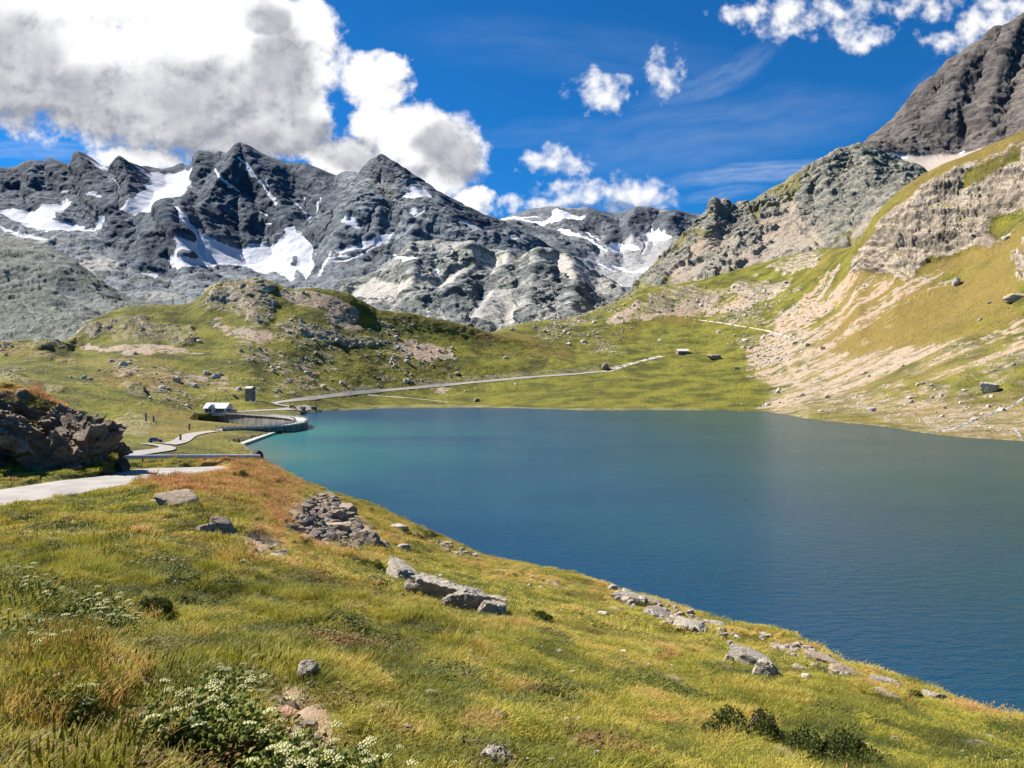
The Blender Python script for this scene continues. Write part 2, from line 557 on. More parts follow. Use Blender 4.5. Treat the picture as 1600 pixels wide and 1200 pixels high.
def build_near():
    us = cols(-900, 2600, -120, 1720, 2.0, 30.0)
    L = []
    L.append(line([(-900, 2100, 1.2), (2600, 2100, 1.2)], us))
    L.append(line([(-900, 1500, 3.4), (2600, 1560, 3.4)], us))
    L.append(line([(-900, 1220, 6.5), (0, 1200, 7), (400, 1200, 7.6), (800, 1200, 9.2), (1200, 1200, 11.5), (1600, 1212, 14.2), (2000, 1340, 11.5), (2600, 1460, 9.5)], us, 8))
    L.append(line([(-900, 1020, 11), (0, 1000, 12.5), (400, 1000, 14.5), (800, 1010, 18.5), (1100, 1055, 19.5), (1300, 1095, 18.5), (1600, 1176, 16.9), (2000, 1300, 14), (2600, 1430, 12)], us, 8))
    L.append(line([(-900, 930, 19), (0, 890, 21), (200, 880, 23), (400, 870, 29), (500, 880, 32), (700, 920, 35), (900, 955, 36), (1100, 1003, 31), (1300, 1060, 25), (1600, 1160, 18.3), (2000, 1285, 15), (2600, 1415, 13.5)], us, 6))
    L.append(line(ROAD_NEAR + [(370, 738, 61), (400, 752, 58), (450, 785, 55), (500, 815, 52), (600, 850, 50), (700, 882, 50), (760, 897, 51), (900, 926, 47), (1100, 981, 37), (1300, 1046, 27.6), (1600, 1152, 19), (2000, 1277, 15.5), (2600, 1407, 14.2)], us, 2))
    L.append(line(ROAD_FAR + [(370, 726.5, 70.5), (400, 725, 71)] + CREST, us, 2))
    cy, cz = L[-1]
    y6, z6 = line([(-900, 830, 36), (-300, 770, 47.5), (0, 748, 52), (100, 738, 56), (150, 736, 58.5), (185, 734, 62), (210, 729, 67), (300, 726, 70), (400, 723.5, 72.5), (2600, 723, 73)], us)
    y7, z7 = line([(-900, 480, 90), (-300, 560, 72), (-100, 590, 68), (0, 611, 64), (40, 616, 64), (80, 632, 64), (130, 672, 64.5), (165, 712, 65), (190, 727, 66.5), (210, 727, 69.5), (400, 722.5, 75), (2600, 722, 75)], us)
    y65, z65 = line([(-900, 815, 38), (-300, 757, 51.5), (0, 740, 57.5), (100, 731, 60), (150, 730, 61), (185, 729, 63.5), (210, 727.5, 67.8), (300, 725, 71), (400, 723, 73.2), (2600, 722.5, 74)], us)
    w = smooth01(us, 395, 425)
    L.append((y6 * (1 - w) + (cy + 2.2) * w, z6 * (1 - w) + (cz - 1.0) * w))
    L.append((y65 * (1 - w) + (cy + 4.5) * w, z65 * (1 - w) + (cz - 2.4) * w))
    L.append((y7 * (1 - w) + (cy + 9) * w, z7 * (1 - w) + (cz - 5.5) * w))
    L.append((np.full_like(us, 100) * (1 - w) + (cy + 32) * w, (8 + 4 * smooth01(us, 200, -100)) * (1 - w) - 9 * w))
    L.append((np.full_like(us, 150.0), np.full_like(us, -12.0)))
    rows = [12, 24, 130, 90, 90, 60, 24, 20, 60, 24, 8]
    G = sheet(us, L, rows)
    G[..., 2][0] = 23.3
    Uo, Vo = pix(G)
    sh = G.shape[:2]
    P = G.reshape(-1, 3)
    # road mask: rows between line 5 and 6, for u < 345
    r0 = sum(rows[:5])
    r1 = sum(rows[:6])
    ri = np.arange(sh[0])[:, None] * np.ones((1, sh[1]))
    road = smooth01(ri, r0 - 6, r0) * (1 - smooth01(ri, r1, r1 + 5)) * (1 - smooth01(us, 325, 365))[None, :]
    far = smooth01(ri, sum(rows[:7]), sum(rows[:7]) + 10)
    d = 0.30 * fbm(P, 7.0, 3) + 0.16 * fbm(P, 1.7, 3) + 0.05 * fbm(P, 0.55, 2)
    wq = P[:, :2] + 0.5 * np.stack([fbm(P, 1.2, 2, off=61), fbm(P, 1.2, 2, off=71)], 1)
    dm, dr = domes(wq, 1.25, 1)
    dm2, dr2 = domes(wq, 0.62, 2)
    patch = np.clip(0.6 + 1.3 * fbm(P, 6.0, 3, off=81), 0.15, 1.2)
    d = d + patch * (0.26 * np.sqrt(dm) * (0.4 + dr) + 0.10 * np.sqrt(dm2))
    d = d.reshape(sh) * (1 - road) * (0.55 + 0.45 * np.clip(G[..., 1] / 20, 0, 1))
    hill = smooth01(us, 230, 150)[None, :] * smooth01(ri, r1 + 26, r1 + 50)
    hsel = (hill > 0.01) & (us < 260)[None, :]
    hf = np.zeros(sh)
    hf[hsel] = facets(G[hsel], 2.2, 5) * 0.35 + facets(G[hsel], 0.9, 6) * 0.15
    d += hill * (0.6 * fbm(P, 5.0, 4, ridged=True, off=3.3).reshape(sh) + 0.6 * hf * (ri < sum(rows[:9]) - 6))
    G[..., 1] -= hill * hf * (ri < sum(rows[:9]) - 4)
    G[..., 2] += d
    G[..., 2] -= road * 0.02
    jn = fbm(P, 3.0, 4, 0.6, off=9.1).reshape(sh)
    jn2 = fbm(P, 3.0, 4, 0.6, off=29.1).reshape(sh)
    ju, jv = jn * 90, jn2 * 40
    dry = mask([[(215, 765), (330, 725), (425, 715), (490, 755), (470, 790), (540, 850), (440, 860), (380, 805), (300, 790)],
                [(-100, 590), (60, 600), (150, 650), (100, 650), (0, 640), (-100, 640)]], Uo, Vo, ju, jv)
    dry2 = mask([[(560, 785), (760, 870), (1000, 925), (1250, 1005), (1600, 1145), (1600, 1165), (1240, 1030), (980, 950), (740, 900), (560, 830)],
                 [(0, 1030), (160, 1000), (240, 1120), (160, 1200), (0, 1200)], [(250, 880), (420, 850), (620, 870), (640, 900), (400, 900)]], Uo, Vo, ju, jv)
    bare = mask([[(150, 1020), (185, 1012), (255, 1060), (245, 1080), (175, 1070)], [(395, 1125), (440, 1100), (500, 1140), (530, 1200), (440, 1200), (400, 1170)],
                 [(440, 800), (510, 770), (600, 850), (560, 862), (470, 850)], [(370, 845), (430, 840), (450, 865), (385, 870)]], Uo, Vo, ju * .2, jv * .2, 3)
    spots = ((fbm(P, 2.2, 4, 0.6, off=91) > 0.30) & (fbm(P, 9.0, 2, off=95) > 0.0)).reshape(sh) * (road < 0.01)
    bare = np.maximum(bare, 0.85 * blur(spots.astype(np.float32), 2))
    rocky = hill * np.clip(0.75 + 1.5 * jn, 0, 1) * (ri < sum(rows[:9]) - 8)
    wa = np.stack([rocky, np.clip(far * w[None, :] * 0.6 * (jn > -0.1), 0, 1), 0 * dry], -1)
    wb = np.stack([np.clip(dry * 0.95 + dry2 * 0.55 + 0.25 + 0.5 * jn, 0, 1), 0 * dry, np.clip(bare * 0.9, 0, 1)], -1)
    m = terrain_mat('hillside_turf', 1.2, grass=(0.19, 0.175, 0.028), dry=(0.30, 0.165, 0.05), dgrass=(0.085, 0.09, 0.018),
                    rock=(0.17, 0.12, 0.08), rock2=(0.27, 0.22, 0.17), scree=(0.30, 0.25, 0.19), scree2=(0.27, 0.15, 0.085), bump=0.7)
    o = grid_mesh('hillside', G, {'wa': wa, 'wb': wb}, m)
    return o, G, dict(us=us, rows=rows, dry=dry, dry2=dry2, bare=bare, road=road, hill=hill, V=Vo, U=Uo, tus=dr.reshape(sh), tus2=dr2.reshape(sh), dome=dm.reshape(sh))


near, GA, MA = build_near()

# ================================================================== lake outline (on z = 0)
SHORE = [water_pt(*p) for p in [(412, 717), (398, 708), (385, 701), (357, 698.5), (400, 686.5), (430, 678), (462, 677)]]
SHORE += [(-97, 345), (-96, 360), (-99, 378), (-107, 396)]
SHORE += [water_pt(*p) for p in [(470, 647.5), (500, 643), (530, 641), (560, 640), (600, 638.5), (650, 637.5), (700, 637), (740, 636.3), (770, 637.5), (800, 637.4), (850, 639),
                                 (900, 640.5), (930, 642), (960, 641), (1000, 640.5), (1050, 640.8), (1100, 641), (1150, 642), (1200, 644), (1230, 648), (1260, 654), (1300, 659), (1340, 662), (1400, 669), (1440, 676),
                                 (1480, 681), (1530, 685), (1600, 689), (1700, 700), (2000, 742), (2400, 850)]]
SHORE += [(90, 20), (20, 40), (-30, 110), (-62, 200)]


# ================================================================== SHEET B: lake bed, left hill, meadow, right-hand slope
DAMLINE = [(-118, 318), (-105, 329), (-98.5, 342), (-97, 358), (-100, 376), (-108, 396), (-119, 412), (-133, 427), (-149, 441), (-166, 451)]


def build_mid():
    us = cols(-400, 2000, -60, 1660, 1.6, 12.0)
    L = []
    L.append(zline([(-400, 2, 100), (150, 2, 100), (380, 1, 110), (440, -9, 60), (2000, -9, 30)], us))
    L.append(line([(-400, 725, 150), (150, 725, 150), (380, 727, 165), (440, 810, 170), (2000, 1100, 75)], us, 6))
    L.append(line([(-400, 705, 195), (150, 707, 195), (200, 708, 200), (300, 711, 222), (380, 716, 233), (410, 718, 237), (450, 722, 260), (500, 716, 290), (1000, 716, 290), (1300, 716, 280), (1600, 722, 260), (1700, 740, 230), (2000, 790, 165)], us, 4))
    L.append(line([(-400, 690, 240), (100, 687, 245), (180, 688, 240), (240, 694, 240), (300, 690, 258), (380, 690, 272), (420, 688, 295), (450, 686, 310), (480, 660, 460), (500, 650, 500),
                   (600, 639.5, 585), (740, 637, 600), (900, 641, 550), (1100, 642, 545), (1200, 645, 518), (1260, 655, 440), (1300, 660, 411), (1400, 670, 365), (1480, 682, 318), (1600, 690, 294), (2000, 743, 195)], us, 3))
    L.append(line([(-400, 650, 330), (0, 650, 340), (180, 657, 350), (230, 652, 370), (260, 654, 380), (300, 655, 400), (350, 646.5, 452), (400, 641, 462), (450, 633.5, 500), (500, 628, 560), (600, 616, 645), (700, 606, 690), (800, 596, 710), (900, 588, 725),
                   (1000, 585, 730), (1100, 588, 700), (1200, 602, 640), (1300, 622, 530), (1400, 637, 440), (1500, 648, 385), (1600, 645, 370), (2000, 660, 260)], us, 4))
    L.append(line([(-400, 600, 430), (0, 592, 430), (100, 590, 440), (200, 597, 470), (300, 600, 510), (390, 620, 500), (430, 610, 540), (500, 580, 630), (600, 570, 690), (700, 563, 735), (800, 567, 750), (900, 568, 780), (1000, 557, 820), (1060, 552, 825), (1100, 553, 820), (1200, 556, 740),
                   (1300, 560, 640), (1400, 560, 560), (1500, 540, 520), (1600, 530, 480), (2000, 500, 330)], us, 5))
    L.append(line([(-400, 570, 520), (0, 562, 495), (60, 556, 510), (100, 557, 540), (130, 545, 590), (200, 530, 610), (300, 522, 640), (350, 495, 680), (400, 483, 690), (500, 495, 710), (600, 515, 750), (700, 527, 780), (800, 543, 800), (900, 556, 830), (1000, 540, 880),
                   (1100, 525, 900), (1200, 510, 860), (1280, 460, 850), (1320, 440, 810), (1340, 425, 780), (1400, 432, 720), (1500, 408, 690), (1600, 348, 660), (2000, 250, 500)], us, 3))
    L.append(line([(-400, 560, 600), (0, 540, 540), (60, 533, 560), (105, 533, 590), (118, 527, 630), (130, 512, 645), (150, 495, 660), (175, 486, 680), (200, 481, 690), (225, 478, 700), (250, 477, 705), (280, 477, 715), (300, 474, 720), (318, 462, 725), (330, 451, 728), (350, 442, 735), (375, 439, 738), (400, 436, 740), (420, 439, 742), (430, 443, 745), (445, 449, 748), (460, 453, 750), (480, 450, 755), (500, 451, 760), (525, 454, 765), (545, 457, 768),
                   (565, 467, 772), (590, 484, 780), (615, 488, 785), (640, 489, 790), (670, 494, 795), (700, 501, 800), (730, 508, 805), (760, 516, 812), (800, 528, 820), (850, 541, 832), (900, 549, 855), (950, 543, 885), (1000, 530, 930), (1100, 508, 960), (1200, 478, 920), (1280, 425, 890), (1320, 402, 850),
                   (1340, 381, 830), (1352, 358, 815), (1362, 343, 808), (1380, 322, 800), (1400, 304, 795), (1425, 283, 788), (1440, 273, 784), (1470, 258, 776), (1500, 248, 770), (1530, 236, 765), (1560, 221, 760), (1580, 211, 756), (1600, 203, 752), (1660, 175, 730), (2000, 80, 620)], us, 1))
    y, z = line([(-400, 560, 1000), (700, 552, 1010), (770, 528, 1050), (785, 519, 1065), (800, 513, 1080), (830, 504, 1100), (870, 501, 1110), (890, 499, 1115), (910, 493, 1120), (950, 477, 1120), (980, 464, 1120), (1000, 452, 1120), (1050, 446, 1125), (1100, 438, 1120), (1200, 410, 1100),
                 (1250, 400, 1080), (1280, 394, 1050), (1310, 390, 980), (1340, 395, 930), (1352, 400, 920), (2000, 420, 800)], us, 2)
    L.append((y, z))
    L.append((y + 60, z - 12))
    L.append((np.full_like(us, 1700.), np.full_like(us, 20.)))
    L.append((np.full_like(us, 9000.), np.full_like(us, 0.)))
    rows = [8, 26, 40, 40, 70, 80, 70, 110, 90, 10, 12, 6]
    G = sheet(us, L, rows)
    sh = G.shape[:2]
    Uo, Vo = pix(G)
    P0 = G.reshape(-1, 3).copy()
    ri = np.arange(sh[0])[:, None] * np.ones((1, sh[1]))
    j1 = fbm(P0, 45, 5, 0.6, off=1.7).reshape(sh)
    j2 = fbm(P0, 45, 5, 0.6, off=7.7).reshape(sh)
    nfine = fbm(P0, 9, 3, 0.6, off=4.4).reshape(sh)
    ju, jv = j1 * 55, j2 * 32
    vis = (ri >= sum(rows[:2])) * (ri < sum(rows[:9]))
    rock = mask([[(1335, 425), (1342, 385), (1400, 308), (1450, 280), (1500, 268), (1560, 245), (1600, 228), (1700, 190), (1700, 330), (1600, 345), (1560, 385), (1490, 402), (1440, 428), (1400, 436), (1370, 432)],
                 [(1575, 400), (1620, 370), (1620, 450), (1585, 440)],
                 [(1000, 478), (1050, 452), (1090, 440), (1130, 452), (1110, 475), (1060, 478), (1010, 490)], [(1205, 418), (1240, 388), (1285, 384), (1288, 410), (1240, 425), (1215, 430)],
                 [(1120, 462), (1160, 440), (1205, 432), (1230, 452), (1195, 470), (1150, 470)], [(1015, 455), (1060, 444), (1080, 452), (1030, 470)],
                 [(118, 530), (135, 505), (200, 495), (255, 500), (305, 512), (312, 535), (280, 545), (240, 540), (180, 528), (140, 535)],
                 [(300, 478), (330, 452), (352, 442), (400, 440), (425, 446), (436, 470), (430, 500), (400, 508), (355, 485), (330, 480)],
                 [(445, 505), (560, 522), (590, 540), (520, 540), (450, 520)], [(0, 575), (50, 590), (95, 612), (40, 618), (0, 606)], [(50, 552), (110, 560), (112, 570), (60, 566)],
                 [(0, 540), (110, 532), (112, 538), (0, 548)], [(200, 590), (232, 600), (225, 615), (205, 610)], [(180, 660), (215, 655), (245, 668), (230, 680), (190, 676)],],
                Uo, Vo, ju, jv) * vis
    bank = mask([[(640, 592), (730, 588), (870, 578), (935, 573), (935, 579), (840, 586), (740, 597), (650, 604)], [(470, 617), (560, 602), (620, 600), (560, 610), (480, 622)], [(945, 566), (965, 570), (960, 580), (946, 577)],
                 [(480, 640), (700, 634), (900, 637), (1100, 638), (1100, 642), (480, 645)]], Uo, Vo, ju * .2, jv * .15, 3) * vis
    grassy = mask([[(1330, 420), (1352, 350), (1440, 270), (1450, 285), (1380, 345), (1350, 400)], [(1500, 280), (1600, 230), (1600, 262), (1500, 300)], [(1540, 345), (1600, 320), (1600, 350), (1560, 375)]], Uo, Vo, ju * .6, jv * .6)
    rock *= 1 - 0.8 * grassy
    scree = mask([[(1195, 615), (1225, 588), (1300, 556), (1400, 545), (1500, 530), (1620, 495), (1620, 535), (1520, 566), (1440, 592), (1345, 615), (1265, 645), (1205, 642)],
                  [(1190, 530), (1262, 462), (1300, 445), (1345, 425), (1400, 440), (1480, 425), (1440, 455), (1370, 500), (1300, 545), (1235, 590), (1195, 600), (1165, 565)],
                  [(1330, 520), (1400, 470), (1470, 430), (1480, 437), (1400, 500), (1340, 535)], [(1240, 480), (1330, 400), (1345, 405), (1260, 480)],
                  [(950, 495), (985, 475), (1015, 470), (1000, 490), (965, 505)], [(1000, 490), (1080, 475), (1180, 470), (1190, 480), (1080, 492), (1000, 500)],
                  [(435, 448), (500, 458), (560, 475), (580, 508), (530, 510), (490, 485), (450, 470)], [(610, 528), (660, 530), (705, 545), (712, 562), (650, 560), (620, 545)], [(320, 490), (390, 505), (430, 530), (410, 540), (350, 510)],
                  [(135, 538), (240, 545), (320, 545), (320, 556), (200, 556), (120, 545)], [(675, 607), (705, 603), (705, 612), (678, 616)]], Uo, Vo, ju * 0.9, jv * 0.9) * vis
    stony = mask([[(1205, 655), (1262, 640), (1345, 612), (1440, 588), (1520, 566), (1640, 530), (1640, 700), (1400, 672), (1260, 660)], [(470, 620), (700, 590), (640, 500), (460, 500), (350, 520), (300, 600), (200, 560), (100, 600), (280, 640)],
                  [(1000, 500), (1200, 440), (1300, 470), (1200, 600), (1120, 500)], [(800, 480), (1000, 440), (1000, 500), (960, 560), (840, 530)]], Uo, Vo, ju, jv) * vis
    stony = stony * np.clip(0.42 + 1.5 * j2 + 1.2 * nfine, 0, 1)
    streak = fbm(P0 * np.array([0.10, 1.0, 0.10]), 14, 5, 0.6, off=12.3).reshape(sh)
    wide = blur(scree, 25)
    onr = smooth01(Uo, 1050, 1200)
    s_r = np.clip(0.62 * wide + 1.8 * streak * np.clip(wide * 3, 0, 1) + 0.04 * (wide > 0.1), 0, 1)
    scree = scree * (1 - onr) + s_r * onr
    scree = np.clip(scree * np.clip(0.75 + 0.9 * nfine, 0, 1) + stony * 0.55, 0, 1)
    cave = smooth01(Uo, 1280, 1360)
    # relief
    N = grid_normals(G)
    N *= np.sign(N[..., 2:3] + 1e-9)
    Ps = P0 * np.array([1, 1, 1.6])
    r1 = fbm(Ps, 70, 6, 0.55, ridged=True, off=2.2).reshape(sh)
    r2 = fbm(Ps, 22, 4, 0.55, ridged=True, off=5.2).reshape(sh)
    soft = fbm(P0, 60, 4, 0.5, off=3.1).reshape(sh)
    near_f = np.clip(G[..., 1] / 600, 0.2, 1)
    rr = rock.copy()
    for _ in range(2):
        rr = (rr + np.roll(rr, 1, 0) + np.roll(rr, -1, 0) + np.roll(rr, 1, 1) + np.roll(rr, -1, 1)) / 5
    amp = rr * (5 + 6 * cave)
    # bedding steps in the left hill cliffs
    fx = np.zeros(sh, np.float32)
    selr = rr > 0.02
    pr_ = (P0 * np.array([1, 1, 1.4])).reshape(sh + (3,))[selr]
    fx[selr] = 0.36 * facets(pr_, 20, 1) + 0.26 * facets(pr_, 9, 2) + 0.15 * facets(pr_, 4.5, 3)
    bed = np.zeros(sh, np.float32)
    q_ = P0.reshape(sh + (3,))[selr]
    bed[selr] = fbm(np.stack([q_[:, 0] * 0.16, q_[:, 1] * 0.16, q_[:, 2] + 0.5 * q_[:, 0]], 1), 11, 4, 0.6, ridged=True, off=15.5)
    disp = amp * (r1 * 0.50 + r2 * 0.25 + bed * 0.45 - 0.3 + fx * 0.34) + (1 - rr) * near_f * (4.0 * soft + 1.0 * nfine)
    crest_fade = np.exp(-((ri - sum(rows[:8])) / 5.0) ** 2) * (Uo < 950)
    shore_fade = smooth01(ri, sum(rows[:3]) + 4, sum(rows[:3]) + 45)
    disp *= (1 - 0.45 * crest_fade) * shore_fade
    G += N * disp[..., None]
    # level ground for the chalet, tower and dam road
    for (u, v, Y, r_) in [(342, 645, 452, 22), (392, 627, 490, 14)]:
        q = P3(u, v, Y)
        k = np.exp(-(((G[..., 0] - q.x) ** 2 + (G[..., 1] - q.y) ** 2) / (r_ * r_)) ** 2)
        G[..., 2] += (q.z - G[..., 2]) * k
    # keep the lake open and its shore above water
    x, y_ = G[..., 0], G[..., 1]
    sel = y_ < 1000
    ins = pip(SHORE, x[sel], y_[sel])
    ds = seg_dist(SHORE, x[sel], y_[sel])
    zz = G[..., 2][sel]
    zz = np.where(ins, np.minimum(zz, -0.12 * ds - 0.02), np.maximum(zz, np.minimum(0.1 + 0.10 * ds, 1.6)))
    G[..., 2][sel] = zz
    ds = seg_dist(DAMLINE, x[sel], y_[sel], closed=False)
    ins2 = pip(DAMLINE + [(-175, 440), (-160, 380), (-135, 335)], x[sel], y_[sel])
    zz = np.where(ins2, np.minimum(zz, -3.2 + 0.13 * ds), zz)
    G[..., 2][sel] = zz
    shore = np.zeros(sh)
    ds = seg_dist(SHORE, x[sel], y_[sel])
    shore[sel] = np.where(ins, 0, np.exp(-(ds / (2.0 + 0.004 * y_[sel])) ** 2))
    dry = mask([[(590, 484), (700, 498), (900, 545), (900, 560), (700, 520), (600, 500)], [(900, 545), (1000, 505), (1100, 490), (1100, 505), (960, 550)], [(1340, 420), (1480, 430), (1600, 350), (1600, 500), (1400, 545), (1250, 570), (1290, 520)],
                [(250, 640), (420, 640), (420, 720), (200, 720)], [(0, 540), (240, 560), (330, 600), (240, 610), (60, 570)], [(1350, 400), (1420, 285), (1600, 205), (1600, 240), (1440, 300)]], Uo, Vo, ju, jv) * vis
    lush = mask([[(960, 560), (1200, 560), (1210, 640), (500, 640), (600, 610), (900, 590)], [(900, 520), (1180, 500), (1180, 550), (980, 550)]], Uo, Vo, ju, jv)
    dryv = np.clip(0.15 + 0.30 * smooth01(Uo, 1200, 1380) + 0.32 * dry - 0.35 * lush + 0.4 * j1, 0, 1)
    wa = np.stack([np.clip(rock + 0.75 * bank * (nfine > -0.2) + 0.7 * shore * (nfine > -0.25), 0, 1), scree, 0 * rock], -1)
    warm = np.clip(scree * smooth01(Uo, 1150, 1260) * smooth01(Vo, 520, 560) * 0.75, 0, 1)
    wb = np.stack([dryv, 0.0 * rock, warm], -1)
    m = terrain_mat('alpine_slope', 22.0, grass=(0.175, 0.165, 0.022), dry=(0.205, 0.14, 0.042), dgrass=(0.052, 0.058, 0.011),
                    rock=(0.28, 0.228, 0.17), rock2=(0.41, 0.345, 0.265), scree=(0.32, 0.27, 0.205), scree2=(0.36, 0.255, 0.18), bump=1.0, slope=(0.15, 0.65), ledge=0.75, bdist=0.12)
    o = grid_mesh('ground', G, {'wa': wa, 'wb': wb}, m)
    return o, G, dict(V=Vo, U=Uo, rock=rock, scree=scree, stony=stony, rows=rows, vis=vis)


mid, GB, MB_ = build_mid()


# ================================================================== SHEETS C, D, E: the mountains
SNOW = {
    'west': [[(197, 345), (215, 325), (240, 300), (236, 272), (262, 272), (318, 273), (313, 300), (298, 325), (270, 322), (255, 335), (235, 345), (210, 346)],
             [(0, 340), (20, 332), (60, 337), (90, 330), (110, 322), (118, 328), (90, 345), (60, 350), (20, 352)], [(60, 345), (120, 350), (140, 360), (110, 368), (70, 362), (30, 356)],
             [(145, 362), (165, 349), (183, 349), (184, 360), (178, 368), (145, 368)], [(0, 358), (30, 365), (35, 368), (10, 366)], [(22, 368), (40, 366), (80, 378), (78, 381), (45, 378)],
             [(143, 292), (160, 284), (168, 286), (150, 294)], [(157, 316), (165, 311), (178, 312), (178, 318), (160, 318)], [(133, 255), (150, 260), (176, 268), (168, 272), (160, 270)], [(100, 312), (118, 306), (116, 314), (104, 316)],
             [(122, 436), (135, 433), (162, 446), (150, 448)], [(165, 437), (180, 436), (195, 447)], [(228, 440), (243, 437), (262, 449), (250, 448)],
             [(292, 340), (300, 350), (318, 372), (345, 390), (375, 395), (440, 388), (462, 380), (470, 366), (476, 372), (490, 385), (494, 410), (500, 430), (480, 440), (462, 425), (455, 445), (430, 432), (380, 420), (330, 425), (300, 435), (262, 418), (258, 405), (280, 410), (290, 395), (282, 382), (310, 388), (315, 380), (300, 360)],
             [(343, 273), (352, 285), (378, 305), (372, 308), (352, 292)], [(385, 262), (398, 268), (420, 300), (450, 338), (444, 340), (410, 297)], [(510, 326), (518, 322), (514, 338), (492, 352), (484, 348), (505, 340)], [(485, 318), (496, 321), (490, 324), (483, 320)],
             [(535, 435), (500, 450), (510, 440), (545, 418), (570, 412), (540, 428)]],
    'spur': [[(545, 368), (555, 362), (568, 366), (578, 380), (570, 382), (552, 372)], [(575, 395), (600, 383), (618, 365), (620, 370), (608, 388), (580, 400), (540, 418), (520, 425)], [(610, 388), (617, 390), (612, 396)],
             [(618, 400), (628, 410), (650, 415), (664, 420), (648, 421), (626, 414)], [(674, 420), (682, 425), (687, 440), (678, 440)], [(640, 325), (655, 316), (672, 320), (682, 330), (691, 338), (680, 333), (660, 330)], [(640, 350), (655, 338), (668, 342), (660, 350)],
             [(665, 356), (690, 358), (680, 361)], [(688, 313), (702, 318), (698, 320)], [(725, 362), (745, 365), (765, 378), (775, 380), (785, 378), (782, 386), (820, 401), (810, 403), (775, 390), (745, 380)], [(850, 415), (860, 416), (860, 428), (850, 424)]],
    'far': [[(760, 343), (800, 347), (860, 352), (880, 350), (850, 356), (800, 352)], [(800, 343), (840, 338), (845, 342), (800, 350)], [(862, 335), (885, 340), (922, 338), (920, 345), (895, 352), (880, 356), (845, 352), (870, 345)], [(845, 362), (890, 368), (925, 388), (915, 386), (880, 372)],
            [(905, 365), (925, 372), (945, 390), (935, 388)], [(945, 400), (965, 386), (985, 392), (1000, 392), (1002, 400), (975, 398), (955, 402)], [(930, 398), (955, 414), (985, 425), (1010, 416), (1014, 422), (990, 428), (960, 422)],
            [(1006, 366), (1022, 364), (1045, 374), (1056, 376), (1040, 382), (1020, 378), (1010, 385)], [(930, 410), (945, 420), (948, 425), (936, 420)], [(942, 339), (952, 340), (945, 344)], [(955, 340), (968, 336), (960, 342)], [(962, 442), (985, 452), (980, 453)]],
    'peak': [[(1384, 240), (1410, 243), (1422, 247), (1408, 249), (1395, 246)], [(1418, 262), (1430, 265), (1445, 272), (1434, 272)], [(1498, 236), (1512, 235), (1510, 240), (1500, 241)], [(1388, 252), (1406, 258), (1400, 259)]],
}


def ridge_field(U, V, ridges):
    f = np.zeros(U.shape)
    for (A, w, pl) in ridges:
        f = np.maximum(f, A * np.clip(1 - seg_dist(pl, U, V, closed=False) / w, 0, 1))
    return f


def line_mask(lines, U, V):
    m = np.zeros(U.shape)
    for (w, pl) in lines:
        m = np.maximum(m, np.clip(1.25 - seg_dist(pl, U, V, closed=False) / w, 0, 1))
    return m


def relief(G, us, ri, octs, amp_fn, seedoff, zs=1.0, fac=(), bed=None):
    sh = G.shape[:2]
    P = G.reshape(-1, 3) * np.array([1, 1, zs])
    tot = np.zeros(sh, np.float32)
    for oc in octs:
        lam, a, n, rid = oc[:4]
        st = np.array(oc[4]) if len(oc) > 4 else 1.0
        f = fbm(P * st, lam, n, 0.52, ridged=rid, off=seedoff + lam * 0.01).reshape(sh)
        tot += a * (f - (0.25 if rid else 0))
    if bed:
        lam, a, dip = bed
        Q = G.reshape(-1, 3)
        tot += a * (fbm(np.stack([Q[:, 0] * 0.15, Q[:, 1] * 0.15, Q[:, 2] + dip * Q[:, 0]], 1), lam, 4, 0.6, ridged=True, off=seedoff + 5).reshape(sh) - 0.25)
    for lam, a in fac:
        tot += a * facets(P, lam, seedoff).reshape(sh)
    N = grid_normals(G)
    N *= np.sign(N[..., 2:3] + 1e-9)
    return G + N * (tot * amp_fn)[..., None]


